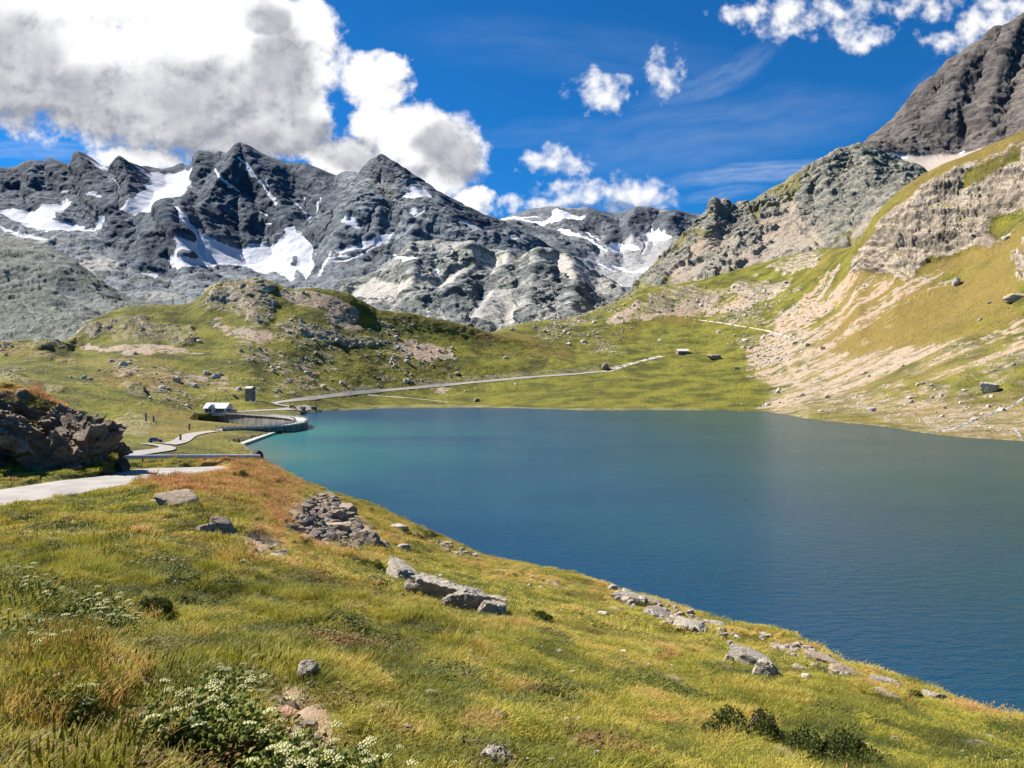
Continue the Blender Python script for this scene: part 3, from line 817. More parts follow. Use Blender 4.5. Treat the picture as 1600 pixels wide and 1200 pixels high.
def build_west():
    us = cols(-400, 1000, -60, 860, 1.6, 12.0)
    crest = [(-400, 300, 3300), (-200, 285, 3250), (-50, 283, 3200), (0, 273, 3200), (20, 266, 3200), (40, 259, 3200), (52, 258, 3200), (66, 256, 3200), (78, 261, 3200), (84, 254, 3200), (100, 258, 3200), (118, 262, 3200), (130, 248, 3200), (138, 249, 3200),
             (150, 257, 3200), (165, 267, 3200), (175, 268, 3180), (188, 261, 3100), (200, 255, 3080), (210, 262, 3080), (225, 268, 3200), (240, 270, 3300), (260, 268, 3300), (285, 260, 3300), (292, 265, 3300), (308, 270, 3250), (312, 255, 3150), (318, 245, 3120),
             (335, 241, 3100), (350, 243, 3080), (365, 248, 3060), (378, 238, 3050), (388, 235, 3050), (400, 238, 3050), (415, 247, 3040), (440, 254, 3030), (470, 261, 3020), (500, 270, 3000), (530, 281, 2950), (545, 284, 2900), (560, 281, 2850), (575, 279, 2800),
             (590, 266, 2700), (605, 257, 2620), (612, 259, 2610), (630, 272, 2580), (650, 285, 2560), (680, 303, 2520), (700, 318, 2500), (730, 335, 2480), (760, 345, 2450), (790, 352, 2450), (830, 372, 2450), (870, 390, 2450), (1000, 470, 2450)]
    L = [zline([(-400, 20, 1500), (1000, 20, 1500)], us),
         line([(-400, 500, 1900), (0, 500, 1900), (300, 480, 1900), (500, 478, 1800), (700, 485, 1750), (1000, 520, 1750)], us, 8),
         line([(-400, 440, 2250), (0, 400, 2300), (100, 405, 2300), (200, 432, 2250), (300, 440, 2250), (400, 436, 2300), (500, 440, 2250), (560, 425, 2200), (620, 415, 2150), (700, 415, 2150), (800, 420, 2150), (1000, 495, 2100)], us, 8),
         line([(-400, 370, 2600), (0, 352, 2650), (100, 356, 2650), (180, 372, 2600), (240, 375, 2550), (270, 330, 2600), (300, 345, 2560), (340, 388, 2550), (400, 396, 2600), (460, 385, 2600), (500, 375, 2550), (540, 355, 2450), (600, 340, 2400), (660, 340, 2350), (720, 372, 2300), (800, 400, 2300), (1000, 480, 2300)], us, 6),
         line([(-400, 335, 2900), (0, 320, 2950), (100, 318, 2950), (150, 312, 2900), (200, 300, 2850), (245, 300, 2950), (290, 300, 2980), (320, 315, 2800), (400, 320, 2800), (480, 330, 2800), (540, 312, 2700), (600, 300, 2530), (650, 310, 2470), (700, 340, 2420), (760, 365, 2390), (1000, 475, 2390)], us, 6),
         line(crest, us, 0),
         zline([(-400, 250, 3900), (1000, 100, 3600)], us), zline([(-400, 0, 5200), (1000, 0, 5000)], us)]
    rows = [6, 50, 60, 70, 80, 110, 14, 4]
    rows = rows[:len(L) - 1]
    G = sheet(us, L, rows)
    ri = np.arange(G.shape[0])[:, None] * np.ones((1, G.shape[1]))
    c = sum(rows[:5])
    U0, V0 = pix(G)
    P0 = G.reshape(-1, 3).copy()
    sh = G.shape[:2]
    j1 = fbm(P0, 180, 6, 0.62, off=1.1).reshape(sh)
    j2 = fbm(P0, 180, 6, 0.62, off=6.1).reshape(sh)
    snow = mask(SNOW['west'] + SNOW['spur'], U0, V0, j1 * 20, j2 * 14, 14) * (ri < c + 3)
    RW = [(75, 52, [(607, 256), (588, 300), (566, 335), (552, 385), (535, 430)]), (85, 60, [(607, 256), (640, 298), (668, 325), (705, 352), (760, 388), (820, 408)]),
          (70, 48, [(388, 236), (376, 270), (352, 305), (332, 345), (345, 385)]), (70, 46, [(390, 238), (412, 272), (440, 312), (456, 345), (466, 372)]), (40, 26, [(350, 243), (368, 300), (392, 350), (402, 388)]),
          (55, 40, [(322, 245), (310, 295), (296, 335), (306, 365)]), (55, 44, [(480, 262), (502, 300), (522, 332)]), (50, 36, [(548, 284), (545, 318), (520, 345), (505, 372)]),
          (60, 40, [(136, 248), (150, 288), (162, 318), (188, 342)]), (60, 36, [(200, 255), (222, 288), (218, 325), (196, 362)]), (55, 38, [(262, 330), (282, 368), (298, 402), (306, 440)]), (45, 36, [(235, 345), (245, 385), (235, 430)]),
          (45, 38, [(56, 257), (64, 298), (84, 332)]), (40, 36, [(2, 272), (18, 318)]), (40, 34, [(84, 254), (104, 290), (112, 315)]), (50, 36, [(640, 340), (655, 370), (650, 400)]), (45, 32, [(600, 345), (596, 375), (580, 395)])]
    G = G + (np.array([-0.25, -0.85, 0.35])[None, None] * (ridge_field(U0 + j1 * 12, V0 + j2 * 8, RW) * smooth01(np.abs(ri - c), 0, 25))[..., None])
    snow = np.maximum(snow, line_mask([(2.6, [(386, 262), (400, 270), (420, 300), (445, 336)]), (2.5, [(343, 273), (360, 295), (380, 308)]), (2.5, [(290, 338), (304, 355), (318, 375)]), (1.8, [(504, 342), (516, 324)]), (1.8, [(100, 340), (118, 324)]),
                                       (2.0, [(60, 353), (100, 337), (115, 321)]), (2.0, [(20, 351), (80, 346)]), (2.4, [(75, 365), (120, 360), (150, 366)]), (2.2, [(0, 360), (30, 366)]), (2.6, [(40, 369), (80, 380)]), (1.8, [(222, 270), (240, 281)]),
                                       (1.6, [(470, 330), (490, 352)]), (1.5, [(432, 300), (436, 318)]), (1.5, [(182, 285), (194, 299)]), (1.6, [(415, 352), (440, 362)]), (1.4, [(400, 330), (425, 345)]), (1.6, [(540, 434), (575, 411), (602, 388), (619, 368)]),
                                       (2.2, [(468, 428), (480, 440)]), (2.2, [(452, 446), (462, 425)]), (1.6, [(620, 402), (650, 416)]), (1.4, [(655, 352), (676, 350)]), (1.4, [(700, 335), (712, 342)])], U0 + j1 * 7, V0 + j2 * 6) * (ri < c + 3))
    holes = mask([[(325, 432), (345, 422), (372, 430), (350, 440)], [(405, 436), (425, 425), (440, 436), (420, 444)], [(290, 412), (310, 408), (318, 416), (300, 420)], [(452, 418), (466, 404), (462, 420)]], U0, V0, j1 * 14, j2 * 10, 4)
    snow = np.clip(snow - holes, 0, 1)
    ss_ = snow.copy()
    for _ in range(6):
        ss_ = (ss_ + np.roll(ss_, 1, 0) + np.roll(ss_, -1, 0) + np.roll(ss_, 1, 1) + np.roll(ss_, -1, 1)) / 5
    amp = (0.30 + 0.70 * smooth01(np.abs(ri - c), 0, 70)) * (1 - 0.75 * ss_)
    G = relief(G, us, ri, [(520, 20, 3, True), (150, 15, 4, True, (1, 0.45, 0.30)), (46, 5.5, 4, True, (1, 0.6, 0.5))], amp, 3.0, 0.8, ((60, 2.2), (24, 1.6)), bed=(42, 8, 0.45))
    dark = mask([[(-400, 250), (310, 250), (480, 240), (548, 285), (540, 330), (520, 345), (500, 370), (440, 385), (350, 385), (300, 350), (280, 400), (250, 430), (215, 420), (170, 370), (60, 340), (-400, 350)],  # cloud shadow over the left massif, painted into the rock colour
                 [(180, 370), (250, 330), (290, 330), (320, 390), (290, 450), (230, 440), (190, 410)], [(600, 262), (640, 285), (700, 315), (760, 345), (800, 360), (800, 385), (730, 360), (690, 330), (640, 300)]], U0, V0, j1 * 30, j2 * 22)  # last polygon: unlit right side of the pyramid, painted darker
    scree = mask([[(-400, 370), (0, 370), (120, 385), (180, 410), (240, 440), (300, 450), (300, 500), (0, 500), (-400, 500)], [(595, 300), (620, 290), (660, 320), (640, 335), (600, 320)], [(540, 440), (570, 400), (610, 385), (660, 420), (690, 445), (620, 470), (540, 470)],
                  [(560, 305), (590, 300), (560, 320), (545, 318)], [(690, 400), (780, 395), (830, 410), (760, 420), (700, 415)]], U0, V0, j1 * 30, j2 * 20) * (0.5 + 0.9 * j1)
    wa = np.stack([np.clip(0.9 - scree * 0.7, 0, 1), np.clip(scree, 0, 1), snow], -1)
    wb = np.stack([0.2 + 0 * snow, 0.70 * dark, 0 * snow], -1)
    m = terrain_mat('cloud_shaded_mountain_rock', 90.0, grass=(0.10, 0.11, 0.075), dry=(0.15, 0.14, 0.10), dgrass=(0.07, 0.08, 0.06),  # rock kept dark and bluish: cloud shadow put into the colour
                    rock=(0.092, 0.112, 0.135), rock2=(0.20, 0.22, 0.235), scree=(0.33, 0.32, 0.30), scree2=(0.28, 0.28, 0.27), bump=1.0, snowc=(0.45, 0.465, 0.51))  # snow greyed as under cloud shadow, shade put into its colour
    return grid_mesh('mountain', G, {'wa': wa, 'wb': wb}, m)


def simple_mountain(name, us, L, rows, crest_i, octs, seed, masks_fn, mat, snowkey=None, fade=0.25, fr=60, zs=0.8, fac=(), ridges=(), snowlines=(), bed=None):
    G = sheet(us, L, rows)
    sh = G.shape[:2]
    ri = np.arange(sh[0])[:, None] * np.ones((1, sh[1]))
    U0, V0 = pix(G)
    P0 = G.reshape(-1, 3).copy()
    lam = octs[0][0] * 0.45
    j1 = fbm(P0, lam, 6, 0.62, off=seed + 1.1).reshape(sh)
    j2 = fbm(P0, lam, 6, 0.62, off=seed + 6.1).reshape(sh)
    c = sum(rows[:crest_i])
    snow = mask(SNOW[snowkey], U0, V0, j1 * 12, j2 * 9, 12) * (ri < c + 3) if snowkey else np.zeros(sh)
    if snowlines:
        snow = np.maximum(snow, line_mask(snowlines, U0 + j1 * 6, V0 + j2 * 5) * (ri < c + 3))
    if ridges:
        G = G + np.array([-0.3, -0.85, 0.35])[None, None] * (ridge_field(U0 + j1 * 10, V0 + j2 * 7, ridges) * smooth01(np.abs(ri - c), 0, 25))[..., None]
    amp = fade + (1 - fade) * smooth01(np.abs(ri - c), 0, fr)
    amp = amp * (1 - 0.6 * snow)
    wa, wb, am = masks_fn(U0, V0, j1, j2, ri)
    wa[..., 2] = snow
    G = relief(G, us, ri, octs, amp * am, seed, zs, fac, bed)
    return grid_mesh(name, G, {'wa': wa, 'wb': wb}, mat)


def build_far():
    us = cols(600, 1500, 680, 1180, 1.6, 12.0)
    crest = [(600, 380, 3900), (700, 362, 3900), (760, 346, 3900), (790, 346, 3900), (805, 339, 3900), (820, 332, 3900), (835, 329, 3900), (860, 328, 3900), (890, 329, 3880), (905, 326, 3850), (918, 326, 3850), (935, 333, 3850), (950, 337, 3900), (960, 337, 3900), (975, 333, 3900), (1000, 328, 3880),
             (1015, 326, 3850), (1030, 328, 3850), (1045, 331, 3850), (1060, 335, 3850), (1090, 338, 3850), (1150, 345, 3850), (1500, 370, 3850)]
    L = [zline([(600, 20, 2300), (1500, 20, 2300)], us), line([(600, 500, 2500), (800, 490, 2500), (900, 470, 2550), (1000, 460, 2600), (1500, 480, 2600)], us, 5),
         line([(600, 430, 3000), (800, 420, 3000), (860, 395, 3100), (900, 390, 3100), (940, 415, 3000), (980, 422, 3000), (1050, 415, 3000), (1500, 430, 3000)], us, 5),
         line([(600, 400, 3350), (800, 362, 3500), (860, 358, 3500), (900, 370, 3450), (950, 388, 3400), (1000, 385, 3400), (1050, 370, 3400), (1500, 400, 3400)], us, 5),
         line(crest, us, 0), zline([(600, 250, 4500), (1500, 250, 4500)], us), zline([(600, 0, 6500), (1500, 0, 6500)], us)]

    def mk(U, V, j1, j2, ri):
        scree = mask([[(860, 430), (920, 400), (960, 400), (1010, 366), (1060, 380), (1080, 400), (1000, 470), (930, 460), (900, 440)]], U, V, j1 * 14, j2 * 10)
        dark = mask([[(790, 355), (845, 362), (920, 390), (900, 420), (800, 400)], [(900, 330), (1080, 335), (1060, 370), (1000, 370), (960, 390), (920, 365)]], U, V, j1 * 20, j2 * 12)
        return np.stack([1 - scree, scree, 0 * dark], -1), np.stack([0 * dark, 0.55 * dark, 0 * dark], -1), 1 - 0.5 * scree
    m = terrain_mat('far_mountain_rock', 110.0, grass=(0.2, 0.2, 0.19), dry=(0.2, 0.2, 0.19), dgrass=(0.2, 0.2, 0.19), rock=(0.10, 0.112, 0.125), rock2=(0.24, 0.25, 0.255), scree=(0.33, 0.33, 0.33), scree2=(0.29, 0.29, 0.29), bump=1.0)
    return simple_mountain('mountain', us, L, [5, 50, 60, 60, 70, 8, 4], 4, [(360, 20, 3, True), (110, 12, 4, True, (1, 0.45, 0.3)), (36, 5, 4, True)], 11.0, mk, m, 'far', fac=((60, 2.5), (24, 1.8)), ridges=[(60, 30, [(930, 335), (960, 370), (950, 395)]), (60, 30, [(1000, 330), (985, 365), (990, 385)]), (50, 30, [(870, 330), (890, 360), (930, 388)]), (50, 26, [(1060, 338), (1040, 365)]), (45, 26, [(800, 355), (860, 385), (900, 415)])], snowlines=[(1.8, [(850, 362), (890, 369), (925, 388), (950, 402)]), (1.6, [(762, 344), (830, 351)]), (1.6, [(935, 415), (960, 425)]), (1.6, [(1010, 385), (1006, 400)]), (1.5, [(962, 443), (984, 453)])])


def build_spur():
    us = cols(420, 1150, 480, 1080, 1.6, 12.0)
    crest = [(420, 520, 1950), (480, 490, 1950), (540, 462, 1960), (580, 430, 1980), (620, 400, 2000), (650, 380, 2020), (690, 378, 2030), (730, 385, 2040), (770, 396, 2040), (810, 404, 2030), (850, 401, 2020), (880, 402, 2000), (905, 412, 1980), (930, 428, 1950), (950, 440, 1920), (980, 460, 1880), (1010, 475, 1850), (1150, 520, 1800)]
    L = [zline([(420, 20, 1250), (1150, 20, 1250)], us), line([(420, 560, 1350), (700, 525, 1400), (860, 515, 1450), (1000, 500, 1500), (1150, 540, 1500)], us, 6),
         line([(420, 540, 1600), (600, 480, 1650), (700, 475, 1650), (760, 480, 1660), (830, 490, 1600), (900, 485, 1600), (1000, 490, 1650), (1150, 530, 1650)], us, 6),
         line([(420, 530, 1780), (560, 455, 1830), (640, 425, 1850), (700, 428, 1850), (760, 440, 1860), (830, 432, 1830), (890, 440, 1800), (950, 460, 1780), (1150, 525, 1750)], us, 6),
         line(crest, us, 1), zline([(420, 60, 2400), (1150, 60, 2400)], us), zline([(420, 0, 2900), (1150, 0, 2900)], us)]

    def mk(U, V, j1, j2, ri):
        scree = mask([[(730, 512), (770, 470), (800, 455), (805, 480), (820, 495), (800, 515)], [(845, 415), (880, 405), (930, 432), (960, 465), (920, 462), (880, 440)], [(540, 470), (580, 440), (640, 450), (690, 445), (740, 420), (800, 408), (770, 430), (700, 460), (640, 470)], [(730, 400), (800, 405), (830, 420), (790, 430), (740, 415)]], U, V, j1 * 16, j2 * 12)
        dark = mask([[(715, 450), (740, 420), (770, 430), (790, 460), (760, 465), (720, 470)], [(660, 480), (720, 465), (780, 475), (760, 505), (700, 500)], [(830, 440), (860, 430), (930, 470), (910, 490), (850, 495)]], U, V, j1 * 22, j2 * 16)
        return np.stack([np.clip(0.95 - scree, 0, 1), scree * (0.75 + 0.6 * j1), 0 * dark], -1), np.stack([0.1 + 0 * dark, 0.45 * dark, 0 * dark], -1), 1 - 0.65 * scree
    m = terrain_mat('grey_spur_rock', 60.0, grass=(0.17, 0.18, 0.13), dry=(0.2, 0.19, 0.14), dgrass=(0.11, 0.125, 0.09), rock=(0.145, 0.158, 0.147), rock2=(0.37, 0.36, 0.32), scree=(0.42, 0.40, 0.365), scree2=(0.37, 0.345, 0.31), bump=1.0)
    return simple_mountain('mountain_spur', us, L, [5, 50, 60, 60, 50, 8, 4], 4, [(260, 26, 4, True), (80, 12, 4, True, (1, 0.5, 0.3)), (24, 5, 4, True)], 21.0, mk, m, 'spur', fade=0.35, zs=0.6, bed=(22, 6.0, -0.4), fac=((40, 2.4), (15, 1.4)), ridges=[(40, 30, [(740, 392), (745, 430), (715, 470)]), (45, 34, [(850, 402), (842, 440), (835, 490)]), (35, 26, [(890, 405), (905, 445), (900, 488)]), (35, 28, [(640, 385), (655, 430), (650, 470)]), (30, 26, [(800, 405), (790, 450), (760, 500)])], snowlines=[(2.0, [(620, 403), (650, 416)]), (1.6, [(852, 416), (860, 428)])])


def build_moraine():
    us = cols(-400, 560, -60, 480, 1.6, 12.0)
    crest = [(-400, 330, 1800), (-100, 350, 1800), (0, 372, 1800), (40, 380, 1800), (80, 392, 1780), (110, 408, 1760), (140, 430, 1740), (170, 452, 1720), (200, 470, 1700), (240, 480, 1680), (300, 492, 1660), (560, 540, 1600)]
    L = [zline([(-400, 20, 950), (560, 20, 950)], us), line([(-400, 560, 1050), (0, 545, 1050), (150, 525, 1100), (300, 500, 1150), (560, 560, 1150)], us, 5),
         line([(-400, 460, 1400), (0, 470, 1400), (100, 480, 1400), (200, 497, 1400), (300, 497, 1400), (560, 550, 1400)], us, 5), line(crest, us, 2),
         zline([(-400, 100, 2200), (560, 60, 2200)], us), zline([(-400, 0, 2700), (560, 0, 2700)], us)]

    def mk(U, V, j1, j2, ri):
        scree = np.clip(0.45 + 1.3 * j1, 0, 1)
        pale = mask([[(85, 452), (105, 455), (180, 490), (170, 500), (110, 478)]], U, V, j1 * 8, j2 * 6)
        dark = mask([[(75, 440), (95, 432), (125, 452), (145, 475), (110, 465), (80, 455)], [(60, 470), (100, 478), (115, 490), (80, 485)], [(125, 482), (160, 490), (165, 505), (130, 495)]], U, V, j1 * 12, j2 * 8)
        g = np.clip(0.5 + 2 * j2, 0, 1)
        return np.stack([np.clip(0.75 - scree * 0.5 - g * 0.3, 0, 1), np.clip(scree * 0.8 + pale, 0, 1), 0 * dark], -1), np.stack([0.1 + 0 * dark, 0.7 * dark, 0 * dark], -1), 1 - 0.5 * pale
    m = terrain_mat('moraine_rock', 45.0, grass=(0.14, 0.16, 0.125), dry=(0.17, 0.165, 0.12), dgrass=(0.09, 0.105, 0.085), rock=(0.095, 0.112, 0.102), rock2=(0.24, 0.25, 0.225), scree=(0.22, 0.225, 0.21), scree2=(0.17, 0.18, 0.165), bump=1.0, bdist=0.12)
    return simple_mountain('moraine', us, L, [5, 60, 80, 60, 8, 4], 3, [(200, 16, 4, True), (50, 6, 4, True), (16, 2.6, 4, True)], 31.0, mk, m, None, fade=0.4, zs=0.9, bed=(18, 3.0, -0.3), fac=((22, 1.4), (10, 0.8)))


def build_crag():
    us = cols(900, 2000, 930, 1640, 1.6, 12.0)
    crest = [(900, 560, 1350), (960, 490, 1350), (985, 466, 1330), (1000, 447, 1330), (1012, 430, 1330), (1020, 418, 1330), (1030, 405, 1330), (1040, 396, 1335), (1052, 382, 1340), (1065, 371, 1350), (1078, 357, 1350), (1090, 346, 1355), (1100, 338, 1360), (1108, 331, 1360), (1112, 318, 1362), (1116, 313, 1362), (1121, 315, 1364),
             (1126, 321, 1366), (1132, 316, 1366), (1138, 322, 1368), (1150, 325, 1370), (1158, 319, 1372), (1165, 321, 1375), (1180, 312, 1390), (1200, 300, 1400), (1220, 289, 1420), (1245, 276, 1440), (1260, 266, 1450), (1275, 258, 1460), (1290, 249, 1470), (1305, 243, 1480), (1320, 237, 1490), (1340, 231, 1500), (1358, 234, 1500), (1380, 241, 1500), (1400, 250, 1490),
             (1440, 268, 1480), (1480, 285, 1460), (1600, 320, 1400), (2000, 380, 1300)]
    L = [zline([(900, 20, 1000), (2000, 60, 850)], us), line([(900, 580, 1080), (960, 520, 1100), (1010, 468, 1120), (1050, 452, 1120), (1100, 442, 1120), (1200, 412, 1110), (1280, 398, 1060), (1340, 390, 1000), (1500, 350, 960), (2000, 350, 900)], us, 3),
         line([(900, 570, 1200), (960, 500, 1230), (1010, 446, 1230), (1050, 425, 1220), (1100, 400, 1220), (1200, 372, 1220), (1280, 352, 1200), (1340, 335, 1180), (1400, 310, 1150), (1500, 315, 1120), (2000, 360, 1050)], us, 3),
         line([(900, 565, 1290), (960, 495, 1300), (1010, 437, 1290), (1050, 400, 1290), (1100, 362, 1300), (1160, 345, 1310), (1220, 325, 1320), (1280, 300, 1340), (1340, 278, 1350), (1400, 280, 1340), (1500, 300, 1300), (2000, 370, 1200)], us, 3),
         line(crest, us, 0), zline([(900, 40, 1700), (1300, 100, 1900), (2000, 100, 1900)], us), zline([(900, 0, 2300), (2000, 0, 2500)], us)]

    def mk(U, V, j1, j2, ri):
        rock = mask([[(1090, 345), (1112, 312), (1150, 318), (1180, 350), (1190, 380), (1150, 375), (1120, 370), (1070, 370)], [(1010, 440), (1050, 390), (1065, 405), (1050, 430), (1020, 460)], [(1240, 310), (1300, 245), (1345, 230), (1440, 260), (1440, 300), (1360, 350), (1300, 390), (1240, 340)], [(1190, 300), (1260, 265), (1260, 300), (1200, 330)]], U, V, j1 * 18, j2 * 14)
        rock = np.maximum(rock, 0.9 * blur(((j1 * 1.3 + j2 > 0.10) & (U < 1330)).astype(float), 2))
        scree = mask([[(1060, 470), (1040, 430), (1080, 385), (1180, 345), (1220, 330), (1290, 400), (1200, 425), (1120, 450)], [(1210, 320), (1230, 315), (1310, 380), (1290, 395)], [(1330, 380), (1360, 330), (1400, 300), (1420, 300), (1370, 360)]], U, V, j1 * 20, j2 * 14)
        pinkish = mask([[(1205, 305), (1225, 305), (1305, 370), (1310, 395), (1280, 390), (1230, 340)], [(1120, 400), (1290, 370), (1290, 400), (1150, 430)]], U, V, j1 * 14, j2 * 10)
        green = mask([[(1200, 300), (1250, 275), (1255, 310), (1220, 320)]], U, V, j1 * 10, j2 * 8)
        return np.stack([np.clip(rock * 1.0 - green, 0, 1), np.clip(scree * (0.85 + 0.5 * j1) - green, 0, 1), 0 * rock], -1), np.stack([0.35 + 0.5 * j2, 0.12 * rock * (U > 1230), 0.35 * pinkish], -1), np.clip(0.45 + rock, 0, 1)
    m = terrain_mat('crag_rock', 28.0, grass=(0.19, 0.18, 0.07), dry=(0.24, 0.19, 0.10), dgrass=(0.12, 0.12, 0.05), rock=(0.18, 0.175, 0.145), rock2=(0.32, 0.30, 0.245), scree=(0.28, 0.25, 0.205), scree2=(0.30, 0.235, 0.18), bump=1.0, bdist=0.12, ledge=0.35)
    return simple_mountain('mountain_ridge', us, L, [5, 60, 70, 70, 60, 8, 4], 4, [(140, 14, 4, True), (40, 7.5, 4, True, (1, 1, 0.6)), (13, 3.2, 4, True)], 41.0, mk, m, None, fade=0.28, fr=40, zs=1.0, bed=(12, 3.4, 0.7), fac=((22, 2.2), (9, 1.3)), ridges=[(13, 34, [(1300, 246), (1285, 290), (1310, 340)]), (12, 30, [(1345, 232), (1360, 280), (1330, 320)]), (10, 24, [(1245, 276), (1260, 310)]), (18, 20, [(1116, 314), (1118, 350), (1100, 380)])])


def build_peak():
    us = cols(1200, 2100, 1320, 1680, 1.6, 12.0)
    crest = [(1200, 330, 2300), (1300, 280, 2250), (1335, 248, 2200), (1352, 231, 2200), (1358, 224, 2200), (1365, 214, 2200), (1378, 203, 2200), (1390, 195, 2200), (1398, 190, 2200), (1408, 178, 2200), (1420, 165, 2200), (1430, 150, 2200), (1440, 138, 2200), (1450, 133, 2200), (1460, 128, 2200), (1470, 114, 2200), (1480, 101, 2200), (1490, 95, 2200), (1500, 91, 2200),
             (1512, 82, 2200), (1522, 77, 2200), (1534, 68, 2200), (1545, 56, 2200), (1552, 49, 2200), (1562, 47, 2200), (1575, 43, 2200), (1585, 38, 2200), (1600, 31, 2200), (1640, 0, 2200), (1700, -30, 2200), (1800, -50, 2200), (2100, 20, 2200)]
    L = [zline([(1200, 150, 1500), (2100, 200, 1400)], us), line([(1200, 345, 1650), (1340, 300, 1650), (1400, 282, 1640), (1500, 270, 1600), (1600, 250, 1550), (2100, 230, 1500)], us, 3),
         line([(1200, 340, 1900), (1330, 262, 1850), (1360, 240, 1840), (1385, 241, 1840), (1410, 245, 1850), (1450, 245, 1850), (1500, 240, 1830), (1560, 228, 1800), (1700, 200, 1700), (2100, 180, 1700)], us, 3),
         line([(1200, 335, 2080), (1330, 254, 2030), (1360, 228, 2030), (1400, 215, 2020), (1450, 190, 2010), (1500, 170, 2000), (1560, 150, 1980), (1700, 100, 1950), (2100, 120, 1950)], us, 3),
         line(crest, us, 0), zline([(1200, 200, 2900), (2100, 300, 2900)], us), zline([(1200, 0, 4200), (2100, 0, 4200)], us)]

    def mk(U, V, j1, j2, ri):
        top = smooth01(ri, 5 + 60 - 4, 5 + 60 + 4)
        brown = mask([[(1360, 215), (1400, 185), (1420, 180), (1400, 230), (1360, 240)], [(1520, 160), (1600, 120), (1640, 200), (1560, 230), (1500, 235)]], U, V, j1 * 14, j2 * 10)
        return np.stack([top, 1 - top, 0 * top], -1), np.stack([0 * top, 0.38 * top * (1 - 0.7 * brown), 0.75 * (1 - top)], -1), 0.15 + 0.85 * top
    m = terrain_mat('dark_peak_rock', 50.0, grass=(0.2, 0.18, 0.15), dry=(0.2, 0.18, 0.15), dgrass=(0.2, 0.18, 0.15), rock=(0.105, 0.09, 0.082), rock2=(0.18, 0.155, 0.135), scree=(0.40, 0.34, 0.295), scree2=(0.38, 0.32, 0.275), bump=1.0)
    return simple_mountain('mountain_peak', us, L, [5, 60, 60, 70, 70, 8, 4], 4, [(260, 18, 4, True), (80, 10, 4, True, (1, 0.5, 0.3)), (24, 4.5, 4, True, (1, 0.7, 0.6))], 51.0, mk, m, 'peak', fade=0.22, fr=40, zs=0.7, bed=(32, 3.0, 0.5), fac=((50, 2.2), (20, 1.5)), ridges=[(34, 44, [(1600, 31), (1562, 100), (1550, 150), (1536, 190)]), (30, 46, [(1545, 56), (1502, 120), (1484, 165), (1468, 200)]), (26, 36, [(1480, 101), (1442, 160), (1420, 195)]), (30, 36, [(1640, 60), (1600, 150), (1595, 190)])])


for f_ in (build_west, build_far, build_spur, build_moraine, build_crag, build_peak):
    f_()


# ================================================================== the lake
def build_water():
    us = cols(150, 2400, 330, 1660, 5.0, 20.0)
    vs = np.concatenate([np.linspace(1700, 760, 50), np.linspace(756, 634, 90)])
    Y = H * FPX / (vs - VH)
    X = (us[None, :] - 800) / FPX * Y[:, None]
    G = np.stack([X, np.repeat(Y[:, None], len(us), 1), np.zeros_like(X)], -1)
    sh = G.shape[:2]
    G[..., 2] -= 15.0 * pip(DAMLINE + [(-175, 440), (-160, 380), (-135, 335)], X, G[..., 1])
    bay = SHORE[:9]
    d = seg_dist(bay, G[..., 0], G[..., 1], closed=False)
    dall = seg_dist(SHORE, G[..., 0], G[..., 1])
    n = fbm(G.reshape(-1, 3), 60, 4).reshape(sh)
    shal = np.clip(np.exp(-(np.maximum(d * (1 + 0.7 * n), 0) / 52.0) ** 1.1), 0, 1)
    sand = np.clip(np.exp(-(d / 12.0) ** 2) * (G[..., 1] < 300), 0, 1)
    wa = np.stack([shal, sand, np.exp(-dall / 3.0)], -1)
    m, b, p = new_mat('lake_water')
    w = b.sep(b.attr('wa').outputs['Vector'])
    pos = b.add('ShaderNodeNewGeometry').outputs['Position']
    deep = b.mix(b.ss(b.math('ADD', b.sep(pos)[0], b.math('MULTIPLY', b.noise(pos, 0.012, 3), 60.0)), 20.0, 130.0), (0.0002, 0.038, 0.100), (0.0003, 0.038, 0.052))
    c = b.mix(w[0], deep, (0.030, 0.150, 0.150))
    c = b.mix(b.math('MULTIPLY', w[1], 0.6), c, (0.10, 0.12, 0.09))
    b.l.new(c, p.inputs['Base Color'])
    p.inputs['Roughness'].default_value = 0.18
    p.inputs['IOR'].default_value = 1.333
    p.inputs['Specular IOR Level'].default_value = 0.22
    st = b.vmath('MULTIPLY', pos, (1.0, 1.6, 1.0))
    wv = b.math('ADD', b.math('MULTIPLY', b.noise(st, 0.5, 3, 0.6), 1.0), b.math('MULTIPLY', b.noise(st, 2.4, 3, 0.6), 0.40))
    gust = b.ss(b.noise(b.vmath('MULTIPLY', pos, (0.4, 1.0, 1.0)), 0.03, 4, 0.6), 0.3, 0.7)
    bp = b.add('ShaderNodeBump')
    bp.inputs['Distance'].default_value = 0.6
    b.l.new(b.lin(gust, 0, 1, 0.45, 0.85), bp.inputs['Strength'])
    b.l.new(wv, bp.inputs['Height'])
    b.l.new(bp.outputs[0], p.inputs['Normal'])
    return grid_mesh('lake', G, {'wa': wa}, m)


water = build_water()


# ================================================================== helpers for things
bpy.context.view_layer.update()
DG = bpy.context.evaluated_depsgraph_get()


def hit(o, u, v):
    d = Vector(((u - 800) / FPX, 1.0, -(v - VH) / FPX)).normalized()
    ok, loc, nor, _ = o.ray_cast(Vector((0, 0, H)), d)
    return (loc, nor) if ok else (None, None)


def drop(o, x, y, top=400.0):
    ok, loc, nor, _ = o.ray_cast(Vector((x, y, top)), Vector((0, 0, -1)))
    return loc.z if ok else None


def tag(o, label=None, cat=None, group=None, kind=None):
    if label:
        o['label'] = label
    if cat:
        o['category'] = cat
    if group:
        o['group'] = group
    if kind:
        o['kind'] = kind
    return o


